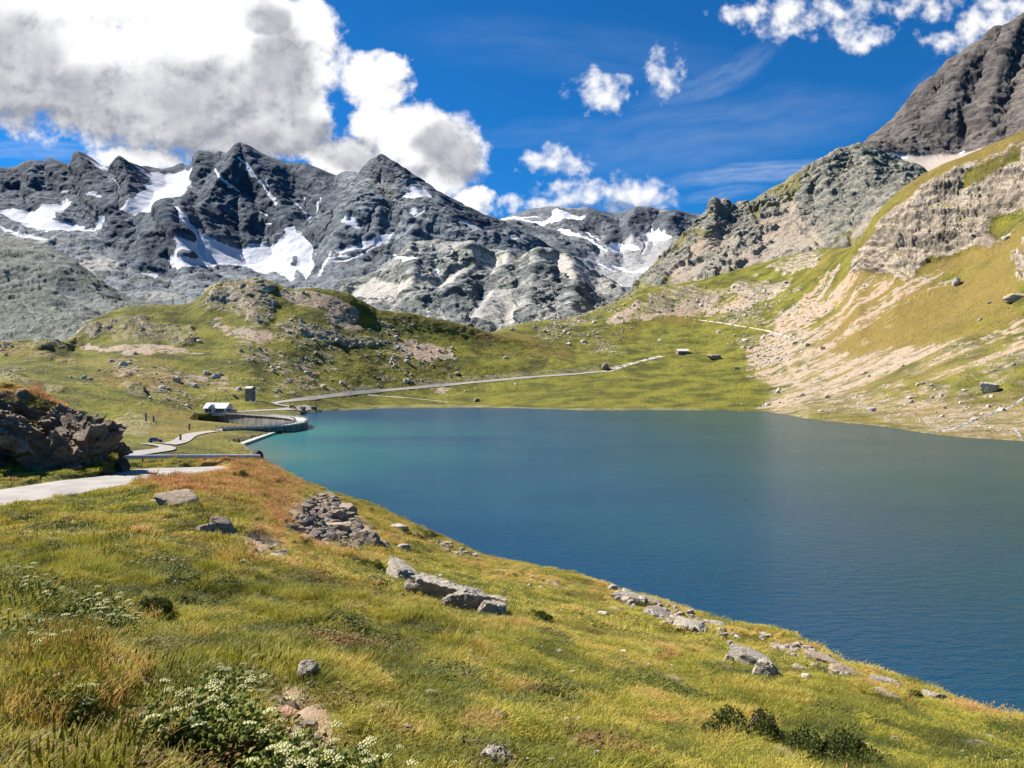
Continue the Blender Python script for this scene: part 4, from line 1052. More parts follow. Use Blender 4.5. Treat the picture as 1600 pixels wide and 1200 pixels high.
def empty(name, loc, rz=0.0):
    o = bpy.data.objects.new(name, None)
    COL.objects.link(o)
    o.location = loc
    o.rotation_euler = (0, 0, rz)
    o.empty_display_size = 0.5
    return o


def raw_mesh(name, V, F, mat=None, smooth=False):
    me = bpy.data.meshes.new(name)
    me.from_pydata([tuple(map(float, v)) for v in V], [], [tuple(int(i) for i in f) for f in F])
    if mat:
        me.materials.append(mat)
    if smooth:
        me.polygons.foreach_set('use_smooth', np.ones(len(me.polygons), bool))
    return me


def link(name, me, parent=None, loc=None):
    o = bpy.data.objects.new(name, me)
    COL.objects.link(o)
    if parent is not None:
        o.parent = parent
    if loc is not None:
        o.location = loc
    return o


class Geo:
    """collects boxes, prisms and bars into one mesh"""
    def __init__(self):
        self.V, self.F = [], []

    def add(self, V, F):
        k = len(self.V)
        self.V += [tuple(v) for v in V]
        self.F += [tuple(i + k for i in f) for f in F]
        return self

    def box(self, x0, x1, y0, y1, z0, z1):
        V = [(x, y, z) for z in (z0, z1) for y in (y0, y1) for x in (x0, x1)]
        return self.add(V, [(0, 2, 3, 1), (4, 5, 7, 6), (0, 1, 5, 4), (2, 6, 7, 3), (0, 4, 6, 2), (1, 3, 7, 5)])

    def prism(self, poly, axis, a, b_):
        """poly in the two other axes, extruded along axis from a to b_"""
        n = len(poly)
        V = []
        for t in (a, b_):
            for (p, q) in poly:
                V.append({'x': (t, p, q), 'y': (p, t, q), 'z': (p, q, t)}[axis])
        F = [tuple(range(n))[::-1], tuple(range(n, 2 * n))]
        F += [(i, (i + 1) % n, n + (i + 1) % n, n + i) for i in range(n)]
        return self.add(V, F)

    def bar(self, p, q, w, h=None, sides=6):
        p, q = Vector(p), Vector(q)
        h = h or w
        d = (q - p).normalized()
        up = Vector((0, 0, 1)) if abs(d.z) < 0.95 else Vector((0, 1, 0))
        s = d.cross(up).normalized()
        t = s.cross(d).normalized()
        V = []
        for e in (p, q):
            for k in range(sides):
                a = 2 * math.pi * (k + 0.5) / sides
                V.append(e + s * math.cos(a) * w / 2 + t * math.sin(a) * h / 2)
        F = [tuple(range(sides))[::-1], tuple(range(sides, 2 * sides))]
        F += [(i, (i + 1) % sides, sides + (i + 1) % sides, sides + i) for i in range(sides)]
        return self.add(V, F)

    def build(self, name, mat, parent=None, loc=None, bevel=0.0):
        me = raw_mesh(name, self.V, self.F, mat)
        bm = bmesh.new()
        bm.from_mesh(me)
        bmesh.ops.recalc_face_normals(bm, faces=bm.faces)
        if bevel:
            bmesh.ops.bevel(bm, geom=bm.edges[:], offset=bevel, segments=1, affect='EDGES', clamp_overlap=True)
        bm.to_mesh(me)
        bm.free()
        return link(name, me, parent, loc)


def sweep(path, prof):
    """open profile (offset to the right, z) swept along a path of (x, y, z)"""
    P = np.array(path, float)
    T = np.gradient(P[:, :2], axis=0)
    T /= np.linalg.norm(T, axis=1)[:, None] + 1e-9
    Nn = np.stack([T[:, 1], -T[:, 0]], 1)
    V, F = [], []
    k = len(prof)
    for i in range(len(P)):
        for (o, z) in prof:
            V.append((P[i, 0] + Nn[i, 0] * o, P[i, 1] + Nn[i, 1] * o, P[i, 2] + z))
    for i in range(len(P) - 1):
        for j in range(k):
            a, b_ = i * k + j, i * k + (j + 1) % k
            F.append((a, b_, b_ + k, a + k))
    F.append(tuple(range(k))[::-1])
    F.append(tuple(range((len(P) - 1) * k, len(P) * k)))
    return V, F


def dens_path(pts, step):
    P = np.array(pts, float)
    s = np.concatenate([[0], np.cumsum(np.linalg.norm(np.diff(P, axis=0), axis=1))])
    t = np.linspace(0, s[-1], max(2, int(s[-1] / step) + 1))
    Q = np.stack([np.interp(t, s, P[:, k]) for k in range(P.shape[1])], 1)
    for _ in range(3):
        Q[1:-1] = (Q[:-2] + 2 * Q[1:-1] + Q[2:]) / 4
    return Q


# ------------------------------------------------------------------ materials for things
def rock_mat(name, c1, c2, c3, scale=2.0, lichen=(0.30, 0.30, 0.14), bump=0.5):
    m, b, p = new_mat(name)
    pos = b.add('ShaderNodeNewGeometry').outputs['Position']
    rnd = b.add('ShaderNodeObjectInfo').outputs['Random']
    st = b.vmath('MULTIPLY', pos, (1, 1, 2.6))
    n1 = b.noise(st, scale, 6, 0.62)
    n2 = b.noise(st, scale * 5, 6, 0.65)
    n3 = b.noise(pos, scale * 2.2, 5, 0.6, 0.6)
    c = b.mix(b.ss(n1, 0.36, 0.64), c1, c2)
    c = b.mix(b.math('MULTIPLY', b.ss(n2, 0.52, 0.70), 0.75), c, c3)
    c = b.mix(b.math('MULTIPLY', b.ss(n3, 0.60, 0.70), 0.45), c, lichen)
    crack = b.add('ShaderNodeTexNoise', noise_type='RIDGED_MULTIFRACTAL')
    b.put(crack.inputs['Vector'], st)
    crack.inputs['Scale'].default_value = scale * 1.6
    crack.inputs['Detail'].default_value = 6
    k = b.ss(crack.outputs[0], 1.55, 2.0)
    c = b.mix(b.math('MULTIPLY', k, 0.5), c, b.mix(1.0, c3, (0.5, 0.5, 0.5), 'MULTIPLY'))
    c = b.mix(1.0, c, b.comb(b.lin(rnd, 0, 1, 0.8, 1.15), b.lin(rnd, 0, 1, 0.8, 1.12), b.lin(rnd, 0, 1, 0.82, 1.08)), 'MULTIPLY')
    b.l.new(c, p.inputs['Base Color'])
    p.inputs['Roughness'].default_value = 0.88
    p.inputs['Specular IOR Level'].default_value = 0.25
    bp = b.add('ShaderNodeBump')
    bp.inputs['Strength'].default_value = bump
    bp.inputs['Distance'].default_value = 0.35 / scale
    b.l.new(b.math('ADD', n2, b.math('MULTIPLY', crack.outputs[0], -0.4)), bp.inputs['Height'])
    b.l.new(bp.outputs[0], p.inputs['Normal'])
    return m


def plain_mat(name, col, rough=0.7, var=0.25, scale=3.0, metal=0.0, spec=0.3, streak=False, bump=0.0):
    m, b, p = new_mat(name)
    pos = b.add('ShaderNodeNewGeometry').outputs['Position']
    vec = b.vmath('MULTIPLY', pos, (1, 1, 0.15)) if streak else pos
    n = b.noise(vec, scale, 5, 0.6)
    c = b.mix(b.ss(n, 0.35, 0.65), tuple(x * (1 - var) for x in col), tuple(min(1, x * (1 + var * 0.5)) for x in col))
    b.l.new(c, p.inputs['Base Color'])
    p.inputs['Roughness'].default_value = rough
    p.inputs['Metallic'].default_value = metal
    p.inputs['Specular IOR Level'].default_value = spec
    if bump:
        bp = b.add('ShaderNodeBump')
        bp.inputs['Strength'].default_value = bump
        bp.inputs['Distance'].default_value = 0.05
        b.l.new(n, bp.inputs['Height'])
        b.l.new(bp.outputs[0], p.inputs['Normal'])
    return m


M_PALE = rock_mat('pale_gneiss', (0.33, 0.29, 0.235), (0.47, 0.42, 0.35), (0.13, 0.11, 0.09), 2.6, bump=0.9)
M_TAN = rock_mat('tan_rock', (0.32, 0.25, 0.18), (0.43, 0.35, 0.26), (0.17, 0.13, 0.095), 2.6, bump=0.9)
M_RUST = rock_mat('rust_rock', (0.30, 0.165, 0.095), (0.42, 0.29, 0.20), (0.14, 0.08, 0.05), 3.0)
M_DARK = rock_mat('slate_rock', (0.15, 0.12, 0.095), (0.29, 0.24, 0.19), (0.06, 0.05, 0.04), 2.5)
M_OUT = rock_mat('outcrop_rock', (0.19, 0.13, 0.085), (0.32, 0.26, 0.20), (0.08, 0.055, 0.036), 0.8, bump=1.0)
M_BLACK = rock_mat('dark_boulder_rock', (0.045, 0.042, 0.042), (0.075, 0.07, 0.068), (0.03, 0.03, 0.03), 1.0)
M_STONE = rock_mat('hill_stone', (0.38, 0.35, 0.30), (0.50, 0.46, 0.40), (0.22, 0.20, 0.18), 0.8)
M_CONC = plain_mat('weathered_concrete', (0.20, 0.19, 0.175), 0.9, 0.5, 0.5, streak=True)
M_CONCL = plain_mat('pale_concrete', (0.38, 0.365, 0.335), 0.85, 0.3, 0.9)
M_ROADG = plain_mat('sunbleached_asphalt', (0.28, 0.26, 0.235), 0.9, 0.16, 0.55, bump=0.3)
M_GALV = plain_mat('galvanised_steel', (0.52, 0.56, 0.62), 0.38, 0.10, 3.0, metal=0.7, spec=0.5)
M_POST = plain_mat('dull_steel', (0.16, 0.15, 0.14), 0.6, 0.2, 5.0, metal=0.3)
M_ROOFM = plain_mat('pale_metal_roof', (0.55, 0.60, 0.66), 0.5, 0.12, 0.8, spec=0.4)
M_WHITE = plain_mat('white_render', (0.62, 0.58, 0.53), 0.85, 0.12, 1.2)
M_WOOD = plain_mat('dark_wood', (0.10, 0.065, 0.05), 0.8, 0.3, 3.0)
M_WIN = plain_mat('window_glass', (0.02, 0.025, 0.03), 0.08, 0.1, 2.0, spec=0.6)
M_TOWER = rock_mat('tower_masonry', (0.24, 0.205, 0.185), (0.30, 0.265, 0.24), (0.15, 0.13, 0.12), 1.4, bump=0.4)
M_TROOF = plain_mat('stone_roof', (0.46, 0.38, 0.33), 0.85, 0.2, 1.5)
M_SLATE = plain_mat('bright_stone_roof', (0.58, 0.55, 0.50), 0.8, 0.2, 0.9)
M_BLUE = plain_mat('blue_car_paint', (0.06, 0.16, 0.36), 0.25, 0.05, 1.0, metal=0.3, spec=0.6)
M_RED = plain_mat('maroon_car_paint', (0.26, 0.035, 0.06), 0.3, 0.05, 1.0, spec=0.6)
M_TYRE = plain_mat('tyre_rubber', (0.02, 0.02, 0.02), 0.9)
M_RIM = plain_mat('alloy_rim', (0.5, 0.5, 0.5), 0.4, 0.1, 2.0, metal=0.8)
M_LAMP = plain_mat('lamp_glass', (0.7, 0.7, 0.68), 0.15)


# ------------------------------------------------------------------ rocks
def ico(level):
    bm = bmesh.new()
    bmesh.ops.create_icosphere(bm, subdivisions=level, radius=1.0)
    V = np.array([v.co[:] for v in bm.verts])
    F = [tuple(v.index for v in f.verts) for f in bm.faces]
    bm.free()
    return V, F


ICO = {k: ico(k) for k in (1, 2, 3, 4, 5)}


def rock_verts(seed, level=4, planes=12, rough=0.10, flat=False, sharp=60.0):
    r = np.random.default_rng(seed)
    D, F = ICO[level]
    n = r.normal(size=(planes, 3))
    if flat:
        n[: planes // 3] *= (0.3, 0.3, 1.4)
    n /= np.linalg.norm(n, axis=1)[:, None]
    n = np.concatenate([n, [[0, 0, 1], [0, 0, -1]]])
    d = r.uniform(0.62, 1.0, len(n))
    d[-2:] = r.uniform(0.7, 0.95, 2)
    q = np.maximum(D @ n.T, 1e-3) / d[None, :]
    rad = 1.0 / (np.sum(q ** sharp, axis=1) ** (1 / sharp))
    rad = np.minimum(rad, 1.5)
    V = D * rad[:, None]
    o = r.uniform(0, 50)
    V = V * (1 + rough * fbm(V * (1, 1, 1.8), 0.7, 4, 0.55, off=o) + rough * 0.6 * fbm(V * (1, 1, 2.5), 0.22, 3, 0.6, off=o)
             - rough * 0.8 * np.clip(fbm(V * (1, 1, 2.0), 0.5, 3, 0.5, ridged=True, off=o + 9) - 0.35, 0, 1))[:, None]
    V -= (V.max(0) + V.min(0)) / 2
    V /= (V.max(0) - V.min(0)) / 2
    return V, F


def boulder(name, seed, loc, size, rot, mat, label, cat='boulder', group=None, sink=0.3, level=4, tilt=None, flat=False, rough=0.14, planes=11):
    """size = full width, depth, height in metres; loc = ground point under its middle"""
    V, F = rock_verts(seed, level, planes, rough, flat, 45.0)
    V = V * (np.array(size) / 2)
    me = raw_mesh(name, V, F, mat, smooth=True)
    try:
        me.set_sharp_from_angle(angle=R(24))
    except Exception:
        pass
    o = link(name, me)
    o.location = Vector(loc) + Vector((0, 0, size[2] * (0.5 - sink)))
    o.rotation_euler = (tilt[0] if tilt else 0, tilt[1] if tilt else 0, rot)
    tag(o, label, cat, group)
    return o


# ================================================================== the rock outcrop by the road
BOULD = [  # u, v of the base, width px, height px, material, label, options
    (278, 790, 62, 26, M_TAN, 'broad flat pale tan slab lying in orange grass below the road', dict(flat=True, tilt=(0.25, 0.25))),
    (346, 834, 44, 36, M_TAN, 'tilted tan slab leaning in orange grass left of the dark rubble patch', dict(flat=True, tilt=(0.1, 0.6))),
    (247, 786, 32, 11, M_TAN, 'thin small tan slab touching the left end of the broad flat slab', dict(flat=True)),
    (318, 832, 26, 22, M_DARK, 'small dark stone on the left side of the tilted tan slab', {}),
    (572, 853, 40, 40, M_DARK, 'upright pointed dark boulder at the lower right corner of the rubble patch', dict(planes=9)),
    (526, 812, 26, 26, M_TAN, 'pale block standing out in the middle of the dark rubble patch', {}),
    (541, 800, 30, 20, M_TAN, 'tan boulder at the upper right edge of the dark rubble patch', {}),
    (526, 826, 40, 14, M_TAN, 'long low tan slab lying across the lower part of the rubble patch', dict(flat=True)),
    (598, 856, 30, 16, M_TAN, 'low tan stone just right of the upright pointed boulder', {}),
    (628, 860, 24, 14, M_PALE, 'small wedge of pale stone in grass right of the rubble patch', {}),
    (624, 828, 30, 15, M_PALE, 'rounded pale stone on the slope between the rubble and the lake edge', {}),
    (437, 868, 26, 14, M_TAN, 'reddish tan stone at the left foot of the rubble patch', {}),
    (428, 872, 26, 9, M_PALE, 'flat pale stone below the reddish tan stone left of the rubble', dict(flat=True)),
    (553, 875, 12, 7, M_PALE, 'tiny pale stone in brown grass above the long pale rock ledge', {}),
    (627, 912, 60, 40, M_PALE, 'leftmost block of the long pale rock ledge in the grass slope', dict(tilt=(0, 0.35), level=5)),
    (680, 938, 74, 50, M_PALE, 'second and longest block of the pale rock ledge, with a cracked face', dict(tilt=(0, 0.30), level=5)),
    (724, 955, 58, 52, M_PALE, 'bulging rounded block right of the middle of the pale rock ledge', dict(tilt=(0, 0.25), level=5)),
    (762, 962, 46, 34, M_PALE, 'jagged block at the lower right end of the pale rock ledge', dict(tilt=(0, 0.3), level=5)),
    (778, 940, 36, 10, M_PALE, 'thin pale slab behind the right end of the pale rock ledge', dict(flat=True, tilt=(0, 0.3))),
    (995, 944, 64, 16, M_PALE, 'long pale slab at the upper left of the ledge along the lake edge', dict(flat=True, tilt=(0.1, 0.28))),
    (1040, 966, 60, 18, M_PALE, 'pale slab in the middle of the row along the lake edge', dict(flat=True, tilt=(0.1, 0.25))),
    (1085, 984, 50, 16, M_PALE, 'lower right slab of the pale row along the lake edge', dict(flat=True, tilt=(0.1, 0.25))),
    (1125, 998, 30, 12, M_PALE, 'small flat pale stone just below the row of slabs at the lake edge', dict(flat=True)),
    (1117, 978, 34, 9, M_PALE, 'slim pale slab lying level with the lake edge above the small flat stone', dict(flat=True)),
    (1202, 1062, 50, 46, M_PALE, 'blocky grey boulder with a dark shaded front on the right of the slope', dict(planes=10, level=5)),
    (1176, 1040, 56, 28, M_PALE, 'slanting pale slab leaning on the blocky grey boulder', dict(flat=True, tilt=(0.1, 0.35))),
    (1143, 1010, 14, 14, M_PALE, 'small upright pale stone above the slanting slab', {}),
    (1139, 1036, 22, 20, M_PALE, 'rough pale stone left of the slanting slab and blocky boulder', {}),
    (1166, 1042, 14, 12, M_PALE, 'small grey stone below the slanting slab', {}),
    (1228, 1020, 34, 14, M_PALE, 'flat pale slab above and right of the blocky grey boulder', dict(flat=True, tilt=(0.1, 0.4))),
    (1252, 1052, 30, 14, M_TAN, 'low pinkish slab in grass right of the blocky grey boulder', dict(flat=True, tilt=(0.1, 0.4))),
    (1298, 1040, 60, 16, M_TAN, 'long cream slab lying along the lake edge right of the blocky boulder', dict(flat=True, tilt=(0.0, 0.45))),
    (1326, 1054, 44, 14, M_TAN, 'second cream slab downhill at the end of the long cream slab', dict(flat=True, tilt=(0.0, 0.4))),
    (1391, 1074, 44, 18, M_PALE, 'smooth flat-topped pale boulder sticking out over the lake edge', dict(flat=True, tilt=(0, 0.15))),
    (1384, 1090, 42, 12, M_TAN, 'flat tan slab in front of the flat-topped pale boulder', dict(flat=True, tilt=(0, 0.2))),
    (1465, 1098, 34, 24, M_PALE, 'rounded pale boulder farthest right on the lake edge', dict(tilt=(0, 0.3))),
    (1532, 1172, 54, 20, M_TAN, 'flat slab sunk in the grass near the bottom right corner', dict(flat=True, tilt=(0.15, 0.4))),
    (1548, 1156, 18, 9, M_PALE, 'little pale stone beside the flat slab near the bottom right corner', {}),
    (478, 1064, 28, 32, M_PALE, 'tilted white-topped stone with a dark underside in the middle of the lawn', dict(planes=9, tilt=(0.5, 0.2), sink=0.15)),
    (770, 1204, 60, 50, M_PALE, 'large cracked pale boulder at the bottom edge of the picture', dict(level=5, planes=11)),
    (783, 1124, 34, 18, M_PALE, 'pinkish white stone in grass above the large cracked boulder', dict(flat=True)),
    (640, 1144, 18, 16, M_TAN, 'small tan stone left of the pinkish white stone', {}),
    (647, 1152, 14, 8, M_PALE, 'flat chip of stone below the small tan stone', dict(flat=True)),
    (676, 1086, 24, 12, M_PALE, 'low white stone right of centre on the lawn', {}),
    (604, 1040, 16, 12, M_PALE, 'bright white stone on the lawn above the low white stone', {}),
    (588, 1036, 12, 8, M_PALE, 'smaller white chip beside the bright white stone', {}),
    (596, 1068, 26, 8, M_PALE, 'flat sliver of pale rock on the lawn below the bright white stone', dict(flat=True)),
    (472, 1030, 18, 9, M_PALE, 'pale stone above the tilted white-topped stone', {}),
    (516, 1029, 11, 7, M_PALE, 'tiny white stone right of the pale stone above the tilted stone', {}),
    (484, 969, 11, 10, M_PALE, 'small grey stone alone on the bright green lawn', {}),
    (393, 898, 13, 12, M_PALE, 'small bluish stone in grass below the rubble patch', {}),
    (934, 1184, 22, 15, M_PALE, 'white stone near the bottom edge right of the large cracked boulder', {}),
    (1002, 1143, 14, 11, M_PALE, 'white pebble on the right lawn above the dark shrubs', {}),
    (895, 1055, 11, 11, M_PALE, 'white pebble in the grass in the middle of the right lawn', {}),
    (623, 955, 13, 8, M_PALE, 'pale stone in grass below the left end of the rock ledge', {}),
    (681, 1030, 11, 9, M_PALE, 'grey pebble on the lawn right of the bright white stone', {}),
    (703, 1065, 14, 7, M_TAN, 'brownish flat pebble right of the low white stone', dict(flat=True)),
    (432, 1126, 46, 22, M_RUST, 'reddish slab at the top of the broken rocks near the bottom', dict(flat=True, tilt=(0.3, 0.1))),
    (455, 1162, 52, 24, M_RUST, 'widest rust coloured slab in the broken rocks near the bottom', dict(flat=True, tilt=(0.3, 0.3))),
    (500, 1196, 44, 30, M_RUST, 'lowest rust slab in the broken rocks at the bottom edge', dict(flat=True, tilt=(0.3, 0.5))),
    (482, 1142, 30, 20, M_DARK, 'grey angular block right of the rust slabs near the bottom', dict(planes=9)),
    (468, 1133, 16, 12, M_PALE, 'small grey stone left of the angular block in the rust rocks', {}),
    (412, 1148, 28, 18, M_RUST, 'small reddish stone on the left side of the rust slabs', {}),
    (484, 1172, 24, 14, M_PALE, 'pale chip of rock between the two lower rust slabs', {}),
    (172, 1046, 40, 30, M_RUST, 'rust coloured rock at the head of the bare patch on the left', dict(tilt=(0.2, 0.3))),
    (206, 1062, 46, 22, M_RUST, 'flat layered rust rock in the middle of the bare patch on the left', dict(flat=True, tilt=(0.2, 0.35))),
    (238, 1076, 34, 16, M_RUST, 'low reddish stone at the lower end of the bare patch on the left', dict(flat=True, tilt=(0.2, 0.35))),
    (384, 1056, 32, 16, M_RUST, 'dark rust rock beside a white flowering plant on the left lawn', {}),
    (430, 1070, 18, 12, M_TAN, 'tan stone half hidden in grass left of the tilted white-topped stone', {}),
]


def build_boulders():
    for i, (u, v, w, h, mat, label, op) in enumerate(BOULD):
        loc, nor = hit(near, u, v)
        if loc is None:
            continue
        s = loc.y / FPX
        op = dict(op)
        W = w * s * (1.3 if op.get('tilt') else 1.12)
        Hh = max(h * s * 1.12, 0.08)
        lvl = op.pop('level', 4 if w > 20 else 3)
        Dp = W * (0.72 if not op.get('flat') else 0.6)
        if op.get('flat'):
            Hh = max(Hh, 0.16 * W)
        sink = op.pop('sink', 0.46)
        boulder('boulder' if w >= 24 else 'stone', 100 + i, loc + Vector((0, Dp * 0.3, 0)), (W, Dp, Hh), random.uniform(-0.4, 0.4), mat, label,
                'boulder' if w >= 24 else 'stone', sink=sink, level=lvl, **op)


build_boulders()

OUTCROP = [  # u0, u1, v0, v1, distance, depth, seed, label
    (72, 188, 652, 744, 59.5, 4.2, 5, 'big brown rock face of the outcrop nearest the guardrail end', dict(planes=9, tilt=(0.10, 0.10))),
    (58, 140, 634, 690, 62.5, 4.5, 8, 'grey upper ledge of the roadside outcrop with grass on top', dict(planes=10, tilt=(0.0, 0.28))),
    (-70, 66, 640, 694, 55.5, 5.0, 12, 'overhanging grey slab at the left edge above the dark hollow', dict(flat=True, tilt=(-0.05, 0.22), planes=10)),
    (40, 120, 672, 752, 57.0, 2.2, 15, 'slanting tan rib of rock between the dark hollow and the brown face', dict(planes=9, tilt=(0.1, 0.55))),
    (-220, 10, 600, 760, 58.5, 3.5, 21, 'rock wall added past the left edge to shade the hollow', dict(planes=10)),  # added, mostly out of view, to cast shade into the hollow
    (130, 190, 656, 712, 61.5, 3.0, 23, 'upper corner block of the outcrop above the brown face', dict(planes=9, tilt=(0.0, 0.15))),
    (176, 202, 714, 738, 60.5, 1.0, 25, 'pale lichen covered boulder at the foot of the outcrop beside the guardrail', dict()),
    (168, 205, 690, 716, 66.0, 1.8, 27, 'low brown boulder behind the outcrop above the guardrail end', dict()),
    (96, 132, 726, 746, 56.0, 0.8, 29, 'small grey stone on the verge below the outcrop', dict(flat=True)),
    (150, 176, 733, 744, 57.2, 0.6, 31, 'little brown stone at the road edge below the brown face', dict(flat=True)),
]
for (u0, u1, v0, v1, Y, dep, sd, lab, op) in OUTCROP:
    a, c = P3(u0, v1, Y), P3(u1, v0, Y)
    mid_ = (a + c) / 2
    size = (c.x - a.x, dep, c.z - a.z)
    V, F = rock_verts(sd, 5, op.pop('planes', 14), 0.20, op.get('flat', False), 60.0)
    V = V * (1 + 0.13 * facets(V * np.array([1, 1, 2.2]) * (np.array(size) / size[2]), 0.55, sd) + 0.06 * facets(V * np.array([1, 1, 2.6]) * (np.array(size) / size[2]), 0.22, sd + 1))[:, None]
    me = raw_mesh('outcrop_rock', V * (np.array(size) / 2), F, M_OUT, smooth=True)
    me.set_sharp_from_angle(angle=R(30))
    o = link('outcrop_rock', me, None, mid_)
    t = op.get('tilt', (0, 0))
    o.rotation_euler = (t[0], t[1], 0.12 * math.sin(sd))
    tag(o, lab, 'rock')


# boulder on the lake shore, meadow boulder and shore rocks beyond the dam
def mid_rock(u, v, w, h, mat, label, seed, cat='boulder', **kw):
    loc, _ = hit(mid, u, v)
    s = loc.y / FPX
    return boulder('boulder', seed, loc, (w * s * 1.1, w * s * 0.9, h * s * 1.3), 0.3, mat, label, cat, sink=0.22, level=4, **kw)


mid_rock(401, 716, 19, 13, M_BLACK, 'dark rounded boulder at the water edge by the guardrail end', 317, planes=26)
mid_rock(1117, 562, 19, 9, M_DARK, 'big dark boulder in the meadow right of the stone hut', 302)
mid_rock(490, 640, 10, 5, M_DARK, 'dark boulder on the shore right of the maroon car', 303)
mid_rock(473, 641, 9, 6, M_DARK, 'low dark rock on the shore between the maroon car and the dam end', 304)
mid_rock(946, 577, 14, 10, M_DARK, 'dark rock at the roadside where the pale road climbs', 305)
mid_rock(1151, 577, 8, 4, M_STONE, 'pale boulder in the meadow below the big dark boulder', 306)
mid_rock(1495, 445, 13, 12, M_STONE, 'lone grey boulder on the grassy slope under the right cliff', 307)
mid_rock(1545, 612, 26, 15, M_STONE, 'large pale boulder above the white stream', 308)
mid_rock(1582, 470, 34, 12, M_TAN, 'tan slab on the slope at the right edge', 309)
mid_rock(745, 627, 10, 5, M_DARK, 'dark stone in the grass above the far shore', 310)


# ================================================================== hill boulders: individuals, then the countless rest
def scatter_hill():
    protos = []
    for k in range(8):
        V, F = rock_verts(700 + k, 2, 9, 0.05)
        me = raw_mesh('hill_boulder', V, F, M_STONE, smooth=False)
        protos.append(me)
    pr = MB_['stony'] * 1.0 + 0.25 * (MB_['scree'] > 0.3) + 0.15 * MB_['rock'] + 0.012
    U, V = MB_['U'], MB_['V']
    ok = (MB_['vis'] > 0) & (GB[..., 2] > 1.5) & (U > -30) & (U < 1640)
    w = (pr * ok).reshape(-1)
    cell = np.linalg.norm(np.cross(np.gradient(GB, axis=0), np.gradient(GB, axis=1)), axis=-1).reshape(-1)
    w = w * np.minimum(cell, 30) ** 0.5
    w /= w.sum()
    r = np.random.default_rng(77)
    n = 6500
    idx = r.choice(len(w), n, p=w, replace=False)
    P = GB.reshape(-1, 3)[idx]
    Un = U.reshape(-1)[idx]
    size = np.exp(r.normal(math.log(1.05), 0.50, n)) * np.clip(P[:, 1] / 520, 0.5, 1.7)
    size = np.clip(size, 0.3, 5.0)
    appar = size / P[:, 1]
    order = np.argsort(-appar)
    big = order[:170]
    for i in big:
        o = bpy.data.objects.new('hill_boulder', protos[i % 8])
        COL.objects.link(o)
        s = size[i]
        o.location = P[i] + np.array([0, 0, s * 0.12])
        o.scale = (s * 0.62, s * 0.5, s * r.uniform(0.3, 0.5))
        o.rotation_euler = (r.uniform(-.2, .2), r.uniform(-.2, .2), r.uniform(0, 6.28))
        if Un[i] < 960:
            tag(o, 'pale weathered boulder lying on the grassy hill behind the dam', 'boulder', 'boulders on the hill behind the dam')
        else:
            tag(o, 'pale weathered boulder on the stony slope right of the far meadow', 'boulder', 'boulders on the right-hand slope')
    rest = order[170:]
    D, F = ICO[1]
    F = np.array(F)
    m = len(rest)
    rot = r.uniform(0, 6.28, m)
    rad = r.uniform(0.6, 1.15, (m, len(D)))
    Q = D[None] * rad[..., None]
    s = size[rest]
    Q = Q * np.stack([s * 0.6, s * 0.45, s * r.uniform(0.25, 0.5, m)], 1)[:, None, :]
    c, sn = np.cos(rot)[:, None], np.sin(rot)[:, None]
    X = Q[..., 0] * c - Q[..., 1] * sn
    Yy = Q[..., 0] * sn + Q[..., 1] * c
    Q = np.stack([X, Yy, Q[..., 2] + (s * 0.1)[:, None]], -1) + P[rest][:, None, :]
    FF = (F[None] + (np.arange(m) * len(D))[:, None, None]).reshape(-1, 3)
    o = fast_mesh('scattered_stones', Q.reshape(-1, 3), FF, M_STONE)
    tag(o, kind='stuff')


def fast_mesh(name, V, F, mat, smooth=False, parent=None, attrs=None):
    me = bpy.data.meshes.new(name)
    V = np.asarray(V, np.float32)
    F = np.asarray(F, np.int32)
    me.vertices.add(len(V))
    me.vertices.foreach_set('co', V.reshape(-1))
    k = F.shape[1]
    me.loops.add(F.size)
    me.polygons.add(len(F))
    me.loops.foreach_set('vertex_index', F.reshape(-1))
    me.polygons.foreach_set('loop_start', np.arange(0, F.size, k, dtype=np.int32))
    me.polygons.foreach_set('use_smooth', np.full(len(F), smooth))
    me.update(calc_edges=True)
    me.validate()
    for kk, v in (attrs or {}).items():
        at = me.attributes.new(kk, 'FLOAT', 'POINT')
        at.data.foreach_set('value', np.asarray(v, np.float32))
    me.materials.append(mat)
    o = bpy.data.objects.new(name, me)
    COL.objects.link(o)
    if parent is not None:
        o.parent = parent
    return o


scatter_hill()


